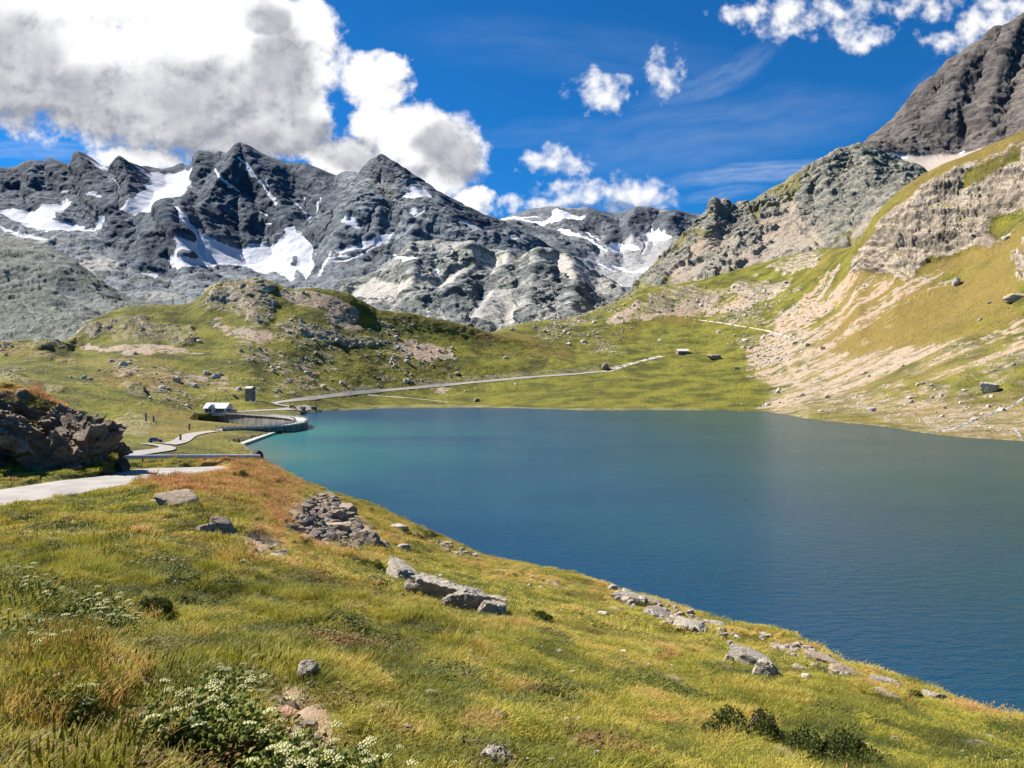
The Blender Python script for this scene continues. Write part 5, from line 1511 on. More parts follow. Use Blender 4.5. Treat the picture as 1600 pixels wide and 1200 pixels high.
# rubble patch of broken slabs and gravel on the near slope
def scatter_near():
    r = np.random.default_rng(5)
    D, F = ICO[1]
    F = np.array(F)
    Vs, Fs, k = [], [], 0
    zones = [([(500, 775), (535, 785), (560, 820), (590, 852), (560, 862), (500, 855), (450, 830), (440, 805), (480, 800), (475, 782)], 520, 5, 22),
             ([(372, 850), (430, 842), (455, 868), (400, 874)], 60, 3, 12), ([(395, 1130), (440, 1105), (500, 1140), (520, 1196), (450, 1200)], 70, 5, 18), ([(150, 1022), (185, 1015), (255, 1065), (240, 1080), (175, 1070)], 60, 4, 15),
             ([(640, 832), (700, 850), (760, 878), (700, 868)], 90, 4, 14), ([(940, 914), (1080, 960), (1140, 982), (1160, 1000), (1060, 985), (980, 950)], 190, 4, 18), ([(1180, 985), (1250, 1010), (1340, 1054), (1310, 1062), (1190, 1010)], 150, 4, 18), ([(600, 890), (800, 930), (790, 965), (640, 930)], 40, 3, 10)]
    Vp_, Fp_, kp = [], [], 0
    for zi, (poly, n, a, b_) in enumerate(zones):
        pu, pv = np.array(poly).T
        c = 0
        while c < n:
            u, v = r.uniform(pu.min(), pu.max()), r.uniform(pv.min(), pv.max())
            if not pip(poly, np.array([u]), np.array([v]))[0]:
                continue
            c += 1
            loc, nor = hit(near, u, v)
            if loc is None:
                continue
            s = loc.y / FPX * (a * (b_ / a) ** (r.random() ** 2.2))
            Q = D * r.uniform(0.65, 1.15, len(D))[:, None] * np.array([s * 0.62, s * 0.45, s * r.uniform(0.16, 0.5)])
            A = np.array(Matrix.Rotation(r.uniform(0, 6.28), 3, 'Z') @ Matrix.Rotation(r.normal(0, 0.35), 3, 'X'))
            if zi > 3:
                Vp_.append(Q @ A.T + np.array(loc) + (0, 0, s * 0.14 + 0.05))
                Fp_.append(F + kp)
                kp += len(D)
                continue
            Vs.append(Q @ A.T + np.array(loc) + (0, 0, s * 0.14))
            Fs.append(F + k)
            k += len(D)
    protos = []
    for k in range(6):
        Vp, Fp = rock_verts(900 + k, 2, 8, 0.08)
        protos.append(raw_mesh('stone', Vp * 0.5, Fp, M_STONE if k % 3 else M_TAN))
    c = 0
    while c < 150:
        u, v = r.uniform(-40, 1640), 1200 - 400 * r.random() ** 1.3
        if perlin(np.array([[u / 130.0, v / 70.0, 4.5]]))[0] < 0.02:
            continue
        loc, nor = hit(near, u, v)
        if loc is None or loc.z < 6:
            continue
        c += 1
        s = loc.y / FPX * 5.0 * (3.4 ** (r.random() ** 2.2))
        o = bpy.data.objects.new('stone', protos[c % 6])
        COL.objects.link(o)
        o.location = loc + Vector((0, 0, s * 0.05 + 0.04))
        o.scale = (s * 1.1, s * 0.8, s * r.uniform(0.35, 0.65))
        o.rotation_euler = (r.uniform(-.3, .3), r.uniform(0, .5), r.uniform(0, 6.28))
        tag(o, 'pebble sized stone half hidden in the turf of the near slope', 'stone', 'small stones in the near turf')
    tag(fast_mesh('shore_stones', np.concatenate(Vp_), np.concatenate(Fp_), M_PALE), kind='stuff')
    o = fast_mesh('rubble', np.concatenate(Vs), np.concatenate(Fs), M_DARK)
    tag(o, kind='stuff')


scatter_near()


# ================================================================== roads
def ribbon(name, pts, width, mat, o, lift=0.28, step=3.0, thick=0.5):
    P = dens_path(pts, 3.0)
    W = []
    for (u, v) in P:
        loc, _ = hit(o, u, v)
        if loc is not None:
            W.append((loc.x, loc.y, loc.z))
    W = dens_path(W, step)
    T = np.gradient(W[:, :2], axis=0)
    T /= np.linalg.norm(T, axis=1)[:, None] + 1e-9
    V, F, n = [], [], 5
    off = np.linspace(-width / 2, width / 2, n)
    Z = np.array([[drop(o, x + ty * q, y - tx * q) or 0.0 for q in off] for (x, y, _), (tx, ty) in zip(W, T)])
    Z = np.maximum(Z, 0.2)
    for _ in range(4):
        Z[1:-1] = (Z[:-2] + 2 * Z[1:-1] + Z[2:]) / 4
        Z[:, 1:-1] = (Z[:, :-2] + Z[:, 2:]) / 2
    for i in range(len(W)):
        for k, q in enumerate(off):
            V.append((W[i, 0] + T[i, 1] * q, W[i, 1] - T[i, 0] * q, Z[i, k] + lift))
    for i in range(len(W) - 1):
        for k in range(n - 1):
            a = i * n + k
            F.append((a, a + 1, a + 1 + n, a + n))
    me = raw_mesh(name, V, F, mat)
    return tag(link(name, me), kind='structure')


ribbon('road', [(150, 720), (192, 713.5), (228, 707), (258, 703.5), (268, 700.5), (258, 697.5), (240, 695.5), (226, 694)], 4.6, M_ROADG, mid)
ribbon('road', [(262, 695), (280, 692), (288, 687), (292, 682), (306, 678), (340, 673.5), (385, 670.8), (412, 669.6)], 5.0, M_ROADG, mid)
ribbon('road', [(345, 646), (400, 642.3), (440, 640), (470, 638), (486, 636.5)], 6.0, M_ROADG, mid)
ribbon('road', [(462, 637), (440, 634), (424, 630.5), (440, 628), (500, 621), (560, 613.5), (640, 606.8), (720, 599.5), (780, 594), (840, 588.5), (900, 584.5), (948, 580)], 4.2, M_ROADG, mid)
ribbon('road', [(946, 580.5), (966, 574), (985, 568.5), (1010, 562), (1034, 556.5)], 6.5, M_CONCL, mid, lift=0.15)
ribbon('path', [(1085, 499), (1130, 505), (1160, 510), (1200, 517), (1235, 528)], 2.2, M_TROOF, mid, lift=0.1)
ribbon('path', [(575, 617), (640, 622), (700, 628)], 1.4, M_TROOF, mid, lift=0.1)


def near_road():
    us = np.arange(-700, 380, 6.0)
    a = np.array(ROAD_NEAR + [(372, 738, 62.5)], float)
    b_ = np.array(ROAD_FAR + [(372, 727.5, 70)], float)
    V, F = [], []
    prof = 6
    for i, u in enumerate(us):
        va, ya = np.interp(u, a[:, 0], a[:, 1]), math.exp(np.interp(u, a[:, 0], np.log(a[:, 2])))
        vb, yb = np.interp(u, b_[:, 0], b_[:, 1]), math.exp(np.interp(u, b_[:, 0], np.log(b_[:, 2])))
        pa, pb = P3(u, va, ya), P3(u, vb, yb)
        for k in range(prof + 1):
            t = k / prof
            q = pa.lerp(pb, t)
            q.z += 0.10 - 0.10 * (2 * t - 1) ** 4
            V.append(q)
    n = prof + 1
    for i in range(len(us) - 1):
        for k in range(prof):
            F.append((i * n + k, (i + 1) * n + k, (i + 1) * n + k + 1, i * n + k + 1))
    tag(link('road', raw_mesh('road', V, F, M_ROADG, True)), kind='structure')


near_road()


# guardrail on the outside of the bend
def guardrail():
    p0, p1 = P3(186, 726.5, 67.5), P3(406, 724.5, 71.5)
    root = empty('guardrail', p0)
    tag(root, 'long galvanised guardrail with steel posts along the outside of the road bend', 'guardrail')
    d = p1 - p0
    n = 24
    path = [(d.x * t, d.y * t + 0.5 * math.sin(math.pi * t), d.z * t) for t in np.linspace(0, 1, n)]
    prof = [(0.0, 0.46), (0.09, 0.51), (0.09, 0.56), (0.0, 0.63), (0.0, 0.66), (0.09, 0.73), (0.09, 0.78), (0.0, 0.84), (-0.03, 0.84), (-0.03, 0.46)]
    V, F = sweep(path, prof)
    link('beam', raw_mesh('beam', V, F, M_GALV), root)
    for t in (0.02, 0.15, 0.37, 0.58, 0.80, 0.985):
        q = Vector((d.x * t, d.y * t + 0.5 * math.sin(math.pi * t) + 0.07, d.z * t))
        Geo().box(q.x - 0.06, q.x + 0.06, q.y - 0.05, q.y + 0.05, q.z - 0.6, q.z + 0.76).build('post', M_POST, root)


guardrail()


# ================================================================== the dam
DAM = DAMLINE


def dam():
    P = dens_path(DAM, 2.5)
    c = P[0]
    root = empty('dam', (c[0], c[1], 2.9))
    tag(root, 'curved grey concrete dam with a railed walkway at the left end of the lake', 'dam')
    L = np.column_stack([P - c, np.zeros(len(P))])
    V, F = sweep(L, [(-2.4, -0.35), (-3.0, -9.0), (3.2, -9.0), (2.6, -0.35)])
    link('wall', raw_mesh('wall', V, F, M_CONC), root)
    V, F = sweep(L, [(-3.0, 0.0), (-3.0, -0.346), (3.2, -0.346), (3.2, 0.0)])
    link('deck', raw_mesh('deck', V, F, M_CONCL), root)
    for off in (-2.8, 3.0):
        T = np.gradient(P, axis=0)
        T /= np.linalg.norm(T, axis=1)[:, None]
        Nn = np.stack([T[:, 1], -T[:, 0]], 1)
        E = L.copy()
        E[:, :2] += Nn * off
        V, F = sweep(E, [(-0.12, 0.004), (-0.12, 0.42), (0.12, 0.42), (0.12, 0.004)])
        link('parapet', raw_mesh('parapet', V, F, M_CONCL), root)
        g = Geo()
        for zz in (0.78, 1.12):
            for i in range(len(E) - 1):
                g.bar(E[i] + (0, 0, zz), E[i + 1] + (0, 0, zz), 0.10, sides=4)
        g.build('handrail', M_CONCL, root)
        g = Geo()
        for i in range(0, len(E), 1):
            x, y, _ = E[i]
            g.box(x - 0.11, x + 0.11, y - 0.11, y + 0.11, 0.42, 1.2)
        o = g.build('railing_post', M_CONCL, root)
        o['kind'] = 'stuff'


dam()


def ramp():
    pa, pb = hit(mid, 352, 696.5)[0], P3(431, 672.5, 336)
    pb.z = 0.9
    pa.z = 0.9
    path = dens_path([tuple(pa), tuple(pb)], 4)
    V, F = sweep(path, [(-1.2, 0), (-1.2, -4), (1.2, -4), (1.2, 0)])
    o = link('retaining_wall', raw_mesh('retaining_wall', V, F, M_CONCL))
    tag(o, 'low straight pale concrete wall running from the shore to the foot of the dam', 'wall')


ramp()


# ================================================================== buildings
def chalet():
    g0, _ = hit(mid, 341, 644)
    p = P3(341, 644, 452)
    z = drop(mid, p.x, p.y)
    root = empty('chalet', (p.x, p.y, max(z, 2.0)), R(-8))
    tag(root, 'white lakeside chalet with a pale metal roof and dormer beside the dam', 'house')
    w, d, hw, hr = 6.4, 4.0, 3.0, 2.5          # half width, half depth, eaves, ridge rise
    g = Geo()
    g.box(-w, w, -d, d, -1.5, hw)
    g.prism([(-d, hw), (d, hw), (0, hw + hr - 0.15)], 'x', -w, w)
    wl = g.build('wall', M_WHITE, root)
    g = Geo()
    e = 0.7
    k = hr / d
    for s in (-1, 1):
        g.prism([(s * (d + e), hw - e * k + 0.02), (0, hw + hr + 0.02), (0, hw + hr + 0.24), (s * (d + e), hw - e * k + 0.24)], 'x', -w - 0.6, w + 0.6)
    rf = g.build('roof', M_ROOFM, root)
    Geo().box(0.3, 1.0, 0.4, 1.1, hw + hr - 0.5, hw + hr + 1.0).build('chimney', M_TOWER, rf)
    g = Geo()
    g.prism([(-3.2, hw), (0.2, hw), (-1.5, hw + 1.7)], 'y', -d - 0.5, -0.6)
    dm = g.build('dormer', M_WHITE, root)
    g = Geo()
    g.prism([(-3.7, hw - 0.1), (-1.5, hw + 1.95), (-1.5, hw + 2.13), (-3.7, hw + 0.1)], 'y', -d - 0.9, -0.4)
    g.prism([(0.7, hw - 0.1), (-1.5, hw + 1.95), (-1.5, hw + 2.13), (0.7, hw + 0.1)], 'y', -d - 0.9, -0.4)
    g.build('dormer_roof', M_ROOFM, dm)
    for (x0, x1) in [(-5.6, -4.0), (-3.7, -2.2), (0.4, 1.9), (2.3, 3.8), (4.2, 5.6)]:
        f = Geo().box(x0, x1, -d - 0.05, -d + 0.05, 0.7, 2.5).build('window', M_WOOD, root)
        Geo().box(x0 + 0.1, x1 - 0.1, -d - 0.07, -d - 0.052, 0.8, 2.4).build('pane', M_WIN, f)
    for y0 in (-2.2, 0.8):
        f = Geo().box(w - 0.05, w + 0.05, y0, y0 + 1.3, 0.8, 2.2).build('window', M_WOOD, root)
        Geo().box(w + 0.052, w + 0.07, y0 + 0.1, y0 + 1.2, 0.9, 2.1).build('pane', M_WIN, f)
    Geo().box(-1.7, -0.5, -d - 0.06, -d + 0.05, 0.0, 2.3).build('door', M_WHITE, root)
    Geo().box(-w - 0.8, w + 0.6, -d - 1.8, -d - 0.004, -1.5, 0.0).build('terrace', M_TROOF, root)
    g = Geo()
    for x in np.linspace(-w - 0.7, w + 0.5, 8):
        g.box(x - 0.05, x + 0.05, -d - 1.75, -d - 1.65, 0.0, 0.9)
    g.box(-w - 0.75, w + 0.55, -d - 1.76, -d - 1.64, 0.9, 0.98)
    g.build('railing', M_WOOD, root)
    Geo().box(w + 0.3, w + 3.6, -1.5, 2.8, -1.5, 1.9).build('annex', M_TOWER, root)


def tower():
    p = P3(391, 626, 492)
    z = drop(mid, p.x, p.y)
    root = empty('stone_tower', (p.x, p.y, z), R(-22))
    tag(root, 'square brown stone tower with a low pitched roof above the dam road', 'tower')
    g = Geo()
    hw = 8.0
    g.box(-2.3, 2.3, -2.1, 2.1, -1.5, hw)
    g.prism([(-2.1, hw), (2.1, hw), (0, hw + 1.0)], 'x', -2.3, 2.3)
    g.build('wall', M_TOWER, root)
    g = Geo()
    for s in (-1, 1):
        g.prism([(s * 2.6, hw - 0.22), (0, hw + 1.02), (0, hw + 1.3), (s * 2.6, hw + 0.06)], 'x', -2.8, 2.8)
    g.build('roof', M_TROOF, root)
    Geo().box(-0.4, 0.4, -2.14, -2.05, 4.6, 5.8).build('window', M_WIN, root)
    Geo().box(-0.5, 0.5, -2.15, -2.05, -0.2, 1.9).build('door', M_WOOD, root)
    Geo().box(2.26, 2.34, -0.35, 0.35, 4.4, 5.6).build('window', M_WIN, root)


def hut():
    loc, _ = hit(mid, 1066, 552)
    root = empty('stone_hut', loc, R(12))
    tag(root, 'low stone hut with a bright slab roof in the far meadow', 'hut')
    w, d, hw = 6.0, 3.4, 2.4
    g = Geo()
    g.box(-w, w, -d, d, -2.0, hw)
    g.prism([(-d, hw), (d, hw), (0, hw + 1.9)], 'x', -w, w)
    g.build('wall', M_DARK, root)
    g = Geo()
    for s in (-1, 1):
        g.prism([(s * (d + 0.8), hw - 0.45), (0, hw + 1.92), (0, hw + 2.22), (s * (d + 0.8), hw - 0.15)], 'x', -w - 0.5, w + 0.5)
    g.build('roof', M_SLATE, root)
    Geo().box(-1.0, 0.2, -d - 0.05, -d + 0.05, -0.2, 1.8).build('door', M_WOOD, root)
    Geo().box(w + 0.02, w + 4.0, -2.4, 2.4, -2, 1.1).build('annex', M_DARK, root)


def car(u, v, rz, paint, label):
    loc, _ = hit(mid, u, v)
    root = empty('parked_car', loc + Vector((0, 0, 0.35)), rz)
    tag(root, label, 'car')
    L, W = 2.1, 0.86
    body = [(-L, 0.32), (-L, 0.82), (-L + 0.25, 0.95), (-1.0, 0.98), (0.9, 0.98), (1.5, 0.90), (L - 0.1, 0.75), (L, 0.55), (L - 0.05, 0.30)]
    b_ = Geo().prism(body, 'y', -W, W).build('body', paint, root, bevel=0.05)
    cab = [(-1.85, 0.985), (-1.5, 1.45), (0.15, 1.48), (0.95, 0.985)]
    Geo().prism(cab, 'y', -W + 0.1, W - 0.1).build('window', M_WIN, root, bevel=0.03)
    Geo().prism([(-1.5, 1.455), (0.15, 1.485), (0.1, 1.54), (-1.4, 1.52)], 'y', -W + 0.12, W - 0.12).build('roof', paint, root)
    for x in (-1.3, 1.3):
        for s in (-1, 1):
            n = 14
            poly = [(x + 0.33 * math.cos(2 * math.pi * k / n), 0.33 + 0.33 * math.sin(2 * math.pi * k / n)) for k in range(n)]
            wh = Geo().prism(poly, 'y', s * W - 0.1, s * W + 0.06).build('wheel', M_TYRE, root)
            poly = [(x + 0.2 * math.cos(2 * math.pi * k / n), 0.33 + 0.2 * math.sin(2 * math.pi * k / n)) for k in range(n)]
            Geo().prism(poly, 'y', s * (W + 0.06), s * (W + 0.08)).build('rim', M_RIM, wh)
    for s in (-1, 1):
        Geo().box(L - 0.12, L + 0.01, s * 0.62 - 0.16, s * 0.62 + 0.16, 0.58, 0.70).build('headlight', M_LAMP, root)


chalet()
tower()
hut()
car(243, 693.0, R(28), M_BLUE, 'small blue car parked at the roadside below the dam')
car(457, 638.5, R(5), M_RED, 'maroon car parked on the pale ground beyond the dam')

for (u, v, h, lab) in [(228, 658, 3.2, 'leftmost grey marker post on the grassy knoll below the hill'), (240, 659, 2.4, 'shorter marker post right of the leftmost post on the knoll'), (282, 689, 2.2, 'dark roadside post at the left side of the hairpin bend'), (296, 672, 2.4, 'thin post on the bank above the hairpin bend')]:
    loc, _ = hit(mid, u, v)
    g = Geo()
    g.box(-0.25, 0.25, -0.25, 0.25, -0.8, h * 0.92)
    g.prism([(-0.32, h * 0.92), (0.32, h * 0.92), (0.2, h), (-0.2, h)], 'y', -0.3, 0.3)
    tag(g.build('marker_post', M_CONC if u < 260 else M_POST, None, loc), lab, 'post')


# white stream on the right shore
def stream(pts, width):
    m = bpy.data.materials.get('white_water')
    if m is None:
        m, b, p = new_mat('white_water')
        pos = b.add('ShaderNodeNewGeometry').outputs['Position']
        c = b.mix(b.ss(b.noise(pos, 0.55, 5, 0.7), 0.50, 0.62), (0.12, 0.13, 0.13), (0.80, 0.82, 0.85))
        b.l.new(c, p.inputs['Base Color'])
        p.inputs['Roughness'].default_value = 0.35
    ribbon('stream', pts, width, m, mid, lift=0.10, step=2.0)


stream([(1640, 600), (1600, 622), (1588, 630), (1575, 638), (1560, 643), (1545, 648), (1530, 652), (1515, 660), (1495, 668), (1470, 675), (1448, 676.5)], 1.9)
stream([(1583, 668), (1590, 676), (1597, 686)], 1.0)


# ================================================================== grass: instanced tufts on the near slope
def blade_tuft(name, n, rad, h, wid, lean, seed, mat, head=False, wind=(0.35, 0.1)):
    r = np.random.default_rng(seed)
    V, F = [], []
    for _ in range(n):
        a = r.uniform(0, 6.28)
        rr = rad * math.sqrt(r.random())
        bx, by = rr * math.cos(a), rr * math.sin(a)
        hh = h * r.uniform(0.55, 1.1)
        da = a + r.normal(0, 0.8)
        lx = math.cos(da) * lean * r.uniform(0.2, 1) + wind[0] * r.uniform(0.3, 1)
        ly = math.sin(da) * lean * r.uniform(0.2, 1) + wind[1] * r.uniform(0.3, 1)
        fa = r.uniform(0, 6.28)
        sx, sy = math.cos(fa) * wid / 2, math.sin(fa) * wid / 2
        k = len(V)
        for t, wv in ((0, 1.0), (0.5, 0.85), (0.85, 0.5)):
            x, y, z = bx + lx * hh * t * t, by + ly * hh * t * t, hh * t * (1 - 0.22 * t) - (0.04 if t == 0 else 0)
            V += [(x - sx * wv, y - sy * wv, z), (x + sx * wv, y + sy * wv, z)]
        V.append((bx + lx * hh, by + ly * hh, hh * 0.78))
        F += [(k, k + 1, k + 3, k + 2), (k + 2, k + 3, k + 5, k + 4), (k + 4, k + 5, k + 6)]
        if head and r.random() < 0.6:
            tx, ty, tz = V[-1]
            k = len(V)
            for q in range(4):
                aa = q * 1.57
                V.append((tx + math.cos(aa) * wid * 1.6, ty + math.sin(aa) * wid * 1.6, tz))
            V += [(tx + lx * 0.05, ty + ly * 0.05, tz + 0.09), (tx, ty, tz - 0.05)]
            F += [(k, k + 1, k + 4), (k + 1, k + 2, k + 4), (k + 2, k + 3, k + 4), (k + 3, k, k + 4), (k, k + 1, k + 5), (k + 2, k + 3, k + 5)]
    o = bpy.data.objects.new(name, raw_mesh(name, V, F, mat))
    return o


def leaf_tuft(name, n, rad, h, size, seed, mat):
    r = np.random.default_rng(seed)
    V, F = [], []
    for _ in range(n):
        a = r.uniform(0, 6.28)
        rr = rad * math.sqrt(r.random())
        c = np.array([rr * math.cos(a), rr * math.sin(a), h * r.uniform(0.15, 1.0) * (1 - 0.5 * (rr / rad) ** 2)])
        d = r.normal(size=3)
        d[2] = abs(d[2]) * 0.5 + 0.15
        d /= np.linalg.norm(d)
        s = np.cross(d, r.normal(size=3))
        s /= np.linalg.norm(s)
        L, W = size * r.uniform(0.6, 1.2), size * r.uniform(0.3, 0.5)
        k = len(V)
        V += [c, c + d * L * 0.5 + s * W, c + d * L + np.array([0, 0, -0.15 * L]), c + d * L * 0.5 - s * W]
        F += [(k, k + 1, k + 2), (k, k + 2, k + 3)]
    return bpy.data.objects.new(name, raw_mesh(name, V, F, mat))


def grass_mat(name, stops, transl=0.35):
    m, b, p = new_mat(name)
    t = b.attr('tint', 'INSTANCER').outputs['Fac']
    ramp = b.add('ShaderNodeValToRGB')
    cr = ramp.color_ramp
    while len(cr.elements) < len(stops):
        cr.elements.new(0.5)
    for e, (pos, c) in zip(cr.elements, stops):
        e.position = pos
        e.color = (*c, 1)
    b.l.new(t, ramp.inputs[0])
    pos = b.add('ShaderNodeNewGeometry').outputs['Position']
    n = b.noise(pos, 7.0, 3, 0.6)
    c = b.mix(1.0, ramp.outputs[0], b.comb(b.lin(n, 0.3, 0.7, 0.7, 1.3), b.lin(n, 0.3, 0.7, 0.75, 1.25), b.lin(n, 0.3, 0.7, 0.8, 1.2)), 'MULTIPLY')
    b.l.new(c, p.inputs['Base Color'])
    p.inputs['Roughness'].default_value = 0.6
    p.inputs['Specular IOR Level'].default_value = 0.25
    tr = b.add('ShaderNodeBsdfTranslucent')
    b.l.new(c, tr.inputs[0])
    mx = b.add('ShaderNodeMixShader')
    mx.inputs[0].default_value = transl
    b.l.new(p.outputs[0], mx.inputs[1])
    b.l.new(tr.outputs[0], mx.inputs[2])
    b.l.new(mx.outputs[0], m.node_tree.nodes['Material Output'].inputs[0])
    return m


M_GRASS = grass_mat('meadow_grass', [(0.0, (0.075, 0.085, 0.014)), (0.25, (0.19, 0.19, 0.024)), (0.5, (0.36, 0.325, 0.040)), (0.72, (0.46, 0.36, 0.080)), (1.0, (0.55, 0.31, 0.13))])
M_LEAF = grass_mat('low_leaves', [(0.0, (0.06, 0.08, 0.014)), (0.45, (0.10, 0.115, 0.020)), (1.0, (0.17, 0.095, 0.032))], 0.3)


def gn_scatter(name, P, rot, scl, idx, tint, protos):
    c = bpy.data.collections.new(name + '_tufts')
    for k, o in enumerate(protos):
        o.name = '%s_tuft_%02d' % (name, k)
        c.objects.link(o)
    me = bpy.data.meshes.new(name)
    me.vertices.add(len(P))
    me.vertices.foreach_set('co', np.asarray(P, np.float32).reshape(-1))
    for nm, typ, key, dat in (('rot', 'FLOAT_VECTOR', 'vector', rot), ('scl', 'FLOAT_VECTOR', 'vector', scl), ('tint', 'FLOAT', 'value', tint), ('idx', 'INT', 'value', idx)):
        at = me.attributes.new(nm, typ, 'POINT')
        at.data.foreach_set(key, np.asarray(dat, np.int32 if typ == 'INT' else np.float32).reshape(-1))
    o = bpy.data.objects.new(name, me)
    COL.objects.link(o)
    ng = bpy.data.node_groups.new(name, 'GeometryNodeTree')
    ng.interface.new_socket('Geometry', in_out='INPUT', socket_type='NodeSocketGeometry')
    ng.interface.new_socket('Geometry', in_out='OUTPUT', socket_type='NodeSocketGeometry')
    N, Lk = ng.nodes, ng.links
    gi, go = N.new('NodeGroupInput'), N.new('NodeGroupOutput')
    iop = N.new('GeometryNodeInstanceOnPoints')
    ci = N.new('GeometryNodeCollectionInfo')
    ci.inputs['Collection'].default_value = c
    ci.inputs['Separate Children'].default_value = True
    ci.inputs['Reset Children'].default_value = True

    def na(nm, typ):
        a = N.new('GeometryNodeInputNamedAttribute')
        a.data_type = typ
        a.inputs[0].default_value = nm
        return a.outputs[0]
    e2r = N.new('FunctionNodeEulerToRotation')
    Lk.new(na('rot', 'FLOAT_VECTOR'), e2r.inputs[0])
    Lk.new(gi.outputs[0], iop.inputs['Points'])
    Lk.new(ci.outputs[0], iop.inputs['Instance'])
    iop.inputs['Pick Instance'].default_value = True
    Lk.new(na('idx', 'INT'), iop.inputs['Instance Index'])
    Lk.new(e2r.outputs[0], iop.inputs['Rotation'])
    Lk.new(na('scl', 'FLOAT_VECTOR'), iop.inputs['Scale'])
    Lk.new(iop.outputs[0], go.inputs[0])
    md = o.modifiers.new('scatter', 'NODES')
    md.node_group = ng
    tag(o, kind='stuff')
    return o


def scatter_grass():
    r = np.random.default_rng(11)
    rows = MA['rows']
    r0, r1 = rows[0], sum(rows[:9]) + 8
    sub = GA[r0:r1]
    cell = np.linalg.norm(np.cross(np.gradient(sub, axis=0), np.gradient(sub, axis=1)), axis=-1)
    nzs = np.abs(grid_normals(sub)[..., 2])
    U = MA['U'][r0:r1]
    Y = sub[..., 1]
    road = MA['road'][r0:r1]
    bare = MA['bare'][r0:r1]
    inview = ((U > -500) & (U < 2100)).astype(float)
    w = cell * (road < 0.02) * (1 - 0.93 * bare) * inview * smooth01(nzs, 0.45, 0.7) * (Y > 3.5) * np.clip(18.0 / Y, 0.34, 1.6)
    w = w.reshape(-1) / w.sum()
    n = 95000
    idx = r.choice(len(w), n, p=w)
    sh = sub.shape[:2]
    i, j = np.unravel_index(idx, sh)
    i2, j2 = np.minimum(i + 1, sh[0] - 1), np.minimum(j + 1, sh[1] - 1)
    a, b_ = r.random((n, 1)), r.random((n, 1))
    P = (sub[i, j] * (1 - a) + sub[i2, j] * a) * (1 - b_) + (sub[i, j2] * (1 - a) + sub[i2, j2] * a) * b_
    bare_soft = blur(MA['bare'], 60)[r0:r1] * 2.0
    bare_soft = np.clip(bare_soft, 0, 1)
    dry = MA['dry'][r0:r1][i, j]
    dry2 = MA['dry2'][r0:r1][i, j]
    n1 = fbm(P, 6.0, 4, 0.6, off=3.0)
    n2 = fbm(P, 1.5, 3, 0.6, off=8.0)
    n3 = fbm(P, 16.0, 3, 0.5, off=5.0)
    tus = 0.6 * MA['tus'][r0:r1][i, j] + 0.4 * MA['tus2'][r0:r1][i, j]
    tint = np.clip(0.38 + 0.45 * n1 + 0.30 * n2 + 0.25 * n3 + 0.85 * (tus - 0.5) + 0.12 * r.normal(size=n) + 0.50 * dry + 0.14 * dry2, 0, 1)
    Yp = P[:, 1]
    k = np.zeros(n, int)
    q = r.random(n)
    k = np.where(q < 0.34, 0, np.where(q < 0.66, 1, 2))
    tall = (q > 0.66) & ((dry > 0) | ((dry2 > 0) & (r.random(n) < 0.4)) | (r.random(n) < 0.06))
    k = np.where(tall, 3, k)
    n5 = fbm(P, 2.6, 4, 0.65, off=41.0)
    leaf = (n5 < -0.14) & (r.random(n) < 0.6)
    tint = np.where(leaf, np.clip(0.5 + 1.6 * fbm(P, 4.0, 2, 0.5, off=47.0) + 0.25 * (P[:, 0] + 6) / 30, 0, 1), tint)
    k = np.where(leaf, 4, k)
    far = Yp > 26
    k = np.where(far & (k < 3), 5 + (q * 97 % 2).astype(int), k)
    hn = np.clip(0.8 + 0.8 * fbm(P, 3.0, 3, 0.6, off=13.0) + 1.1 * fbm(P, 0.9, 2, 0.6, off=23.0), 0.35, 1.8)
    s = r.uniform(0.75, 1.3, n)
    lush = np.clip(0.84 - (P[:, 0] + 10) / 24, 0.34, 1.0)
    nb = bare_soft[i, j]
    lush = lush * (1 - 0.75 * nb) * (0.55 + 0.9 * MA['tus'][r0:r1][i, j])
    scl = np.stack([s, s, s * hn * np.where(k == 4, 0.8, 1.0) * lush * np.where(far, 0.8, 1.0)], 1)
    rot = np.stack([r.normal(0, 0.1, n), r.normal(0, 0.1, n), r.normal(0, 0.9, n)], 1)
    protos = [blade_tuft('t', 60, 0.24, 0.30, 0.008, 0.5, 1, M_GRASS), blade_tuft('t', 70, 0.30, 0.20, 0.008, 0.6, 2, M_GRASS), blade_tuft('t', 90, 0.34, 0.13, 0.008, 0.7, 3, M_GRASS),
              blade_tuft('t', 46, 0.22, 0.44, 0.006, 0.35, 4, M_GRASS, head=True, wind=(0.5, 0.1)), leaf_tuft('t', 110, 0.32, 0.20, 0.06, 5, M_LEAF),
              blade_tuft('t', 46, 0.36, 0.24, 0.022, 0.6, 6, M_GRASS), blade_tuft('t', 50, 0.42, 0.15, 0.022, 0.7, 7, M_GRASS)]
    gn_scatter('grass', P, rot, scl, k, tint, protos)


scatter_grass()


# ================================================================== flowering plants and shrubs
M_FLOWER = plain_mat('cream_blossom', (0.46, 0.44, 0.20), 0.8, 0.2, 9.0)
M_STEM = plain_mat('green_stem', (0.14, 0.19, 0.05), 0.7, 0.2, 5.0)


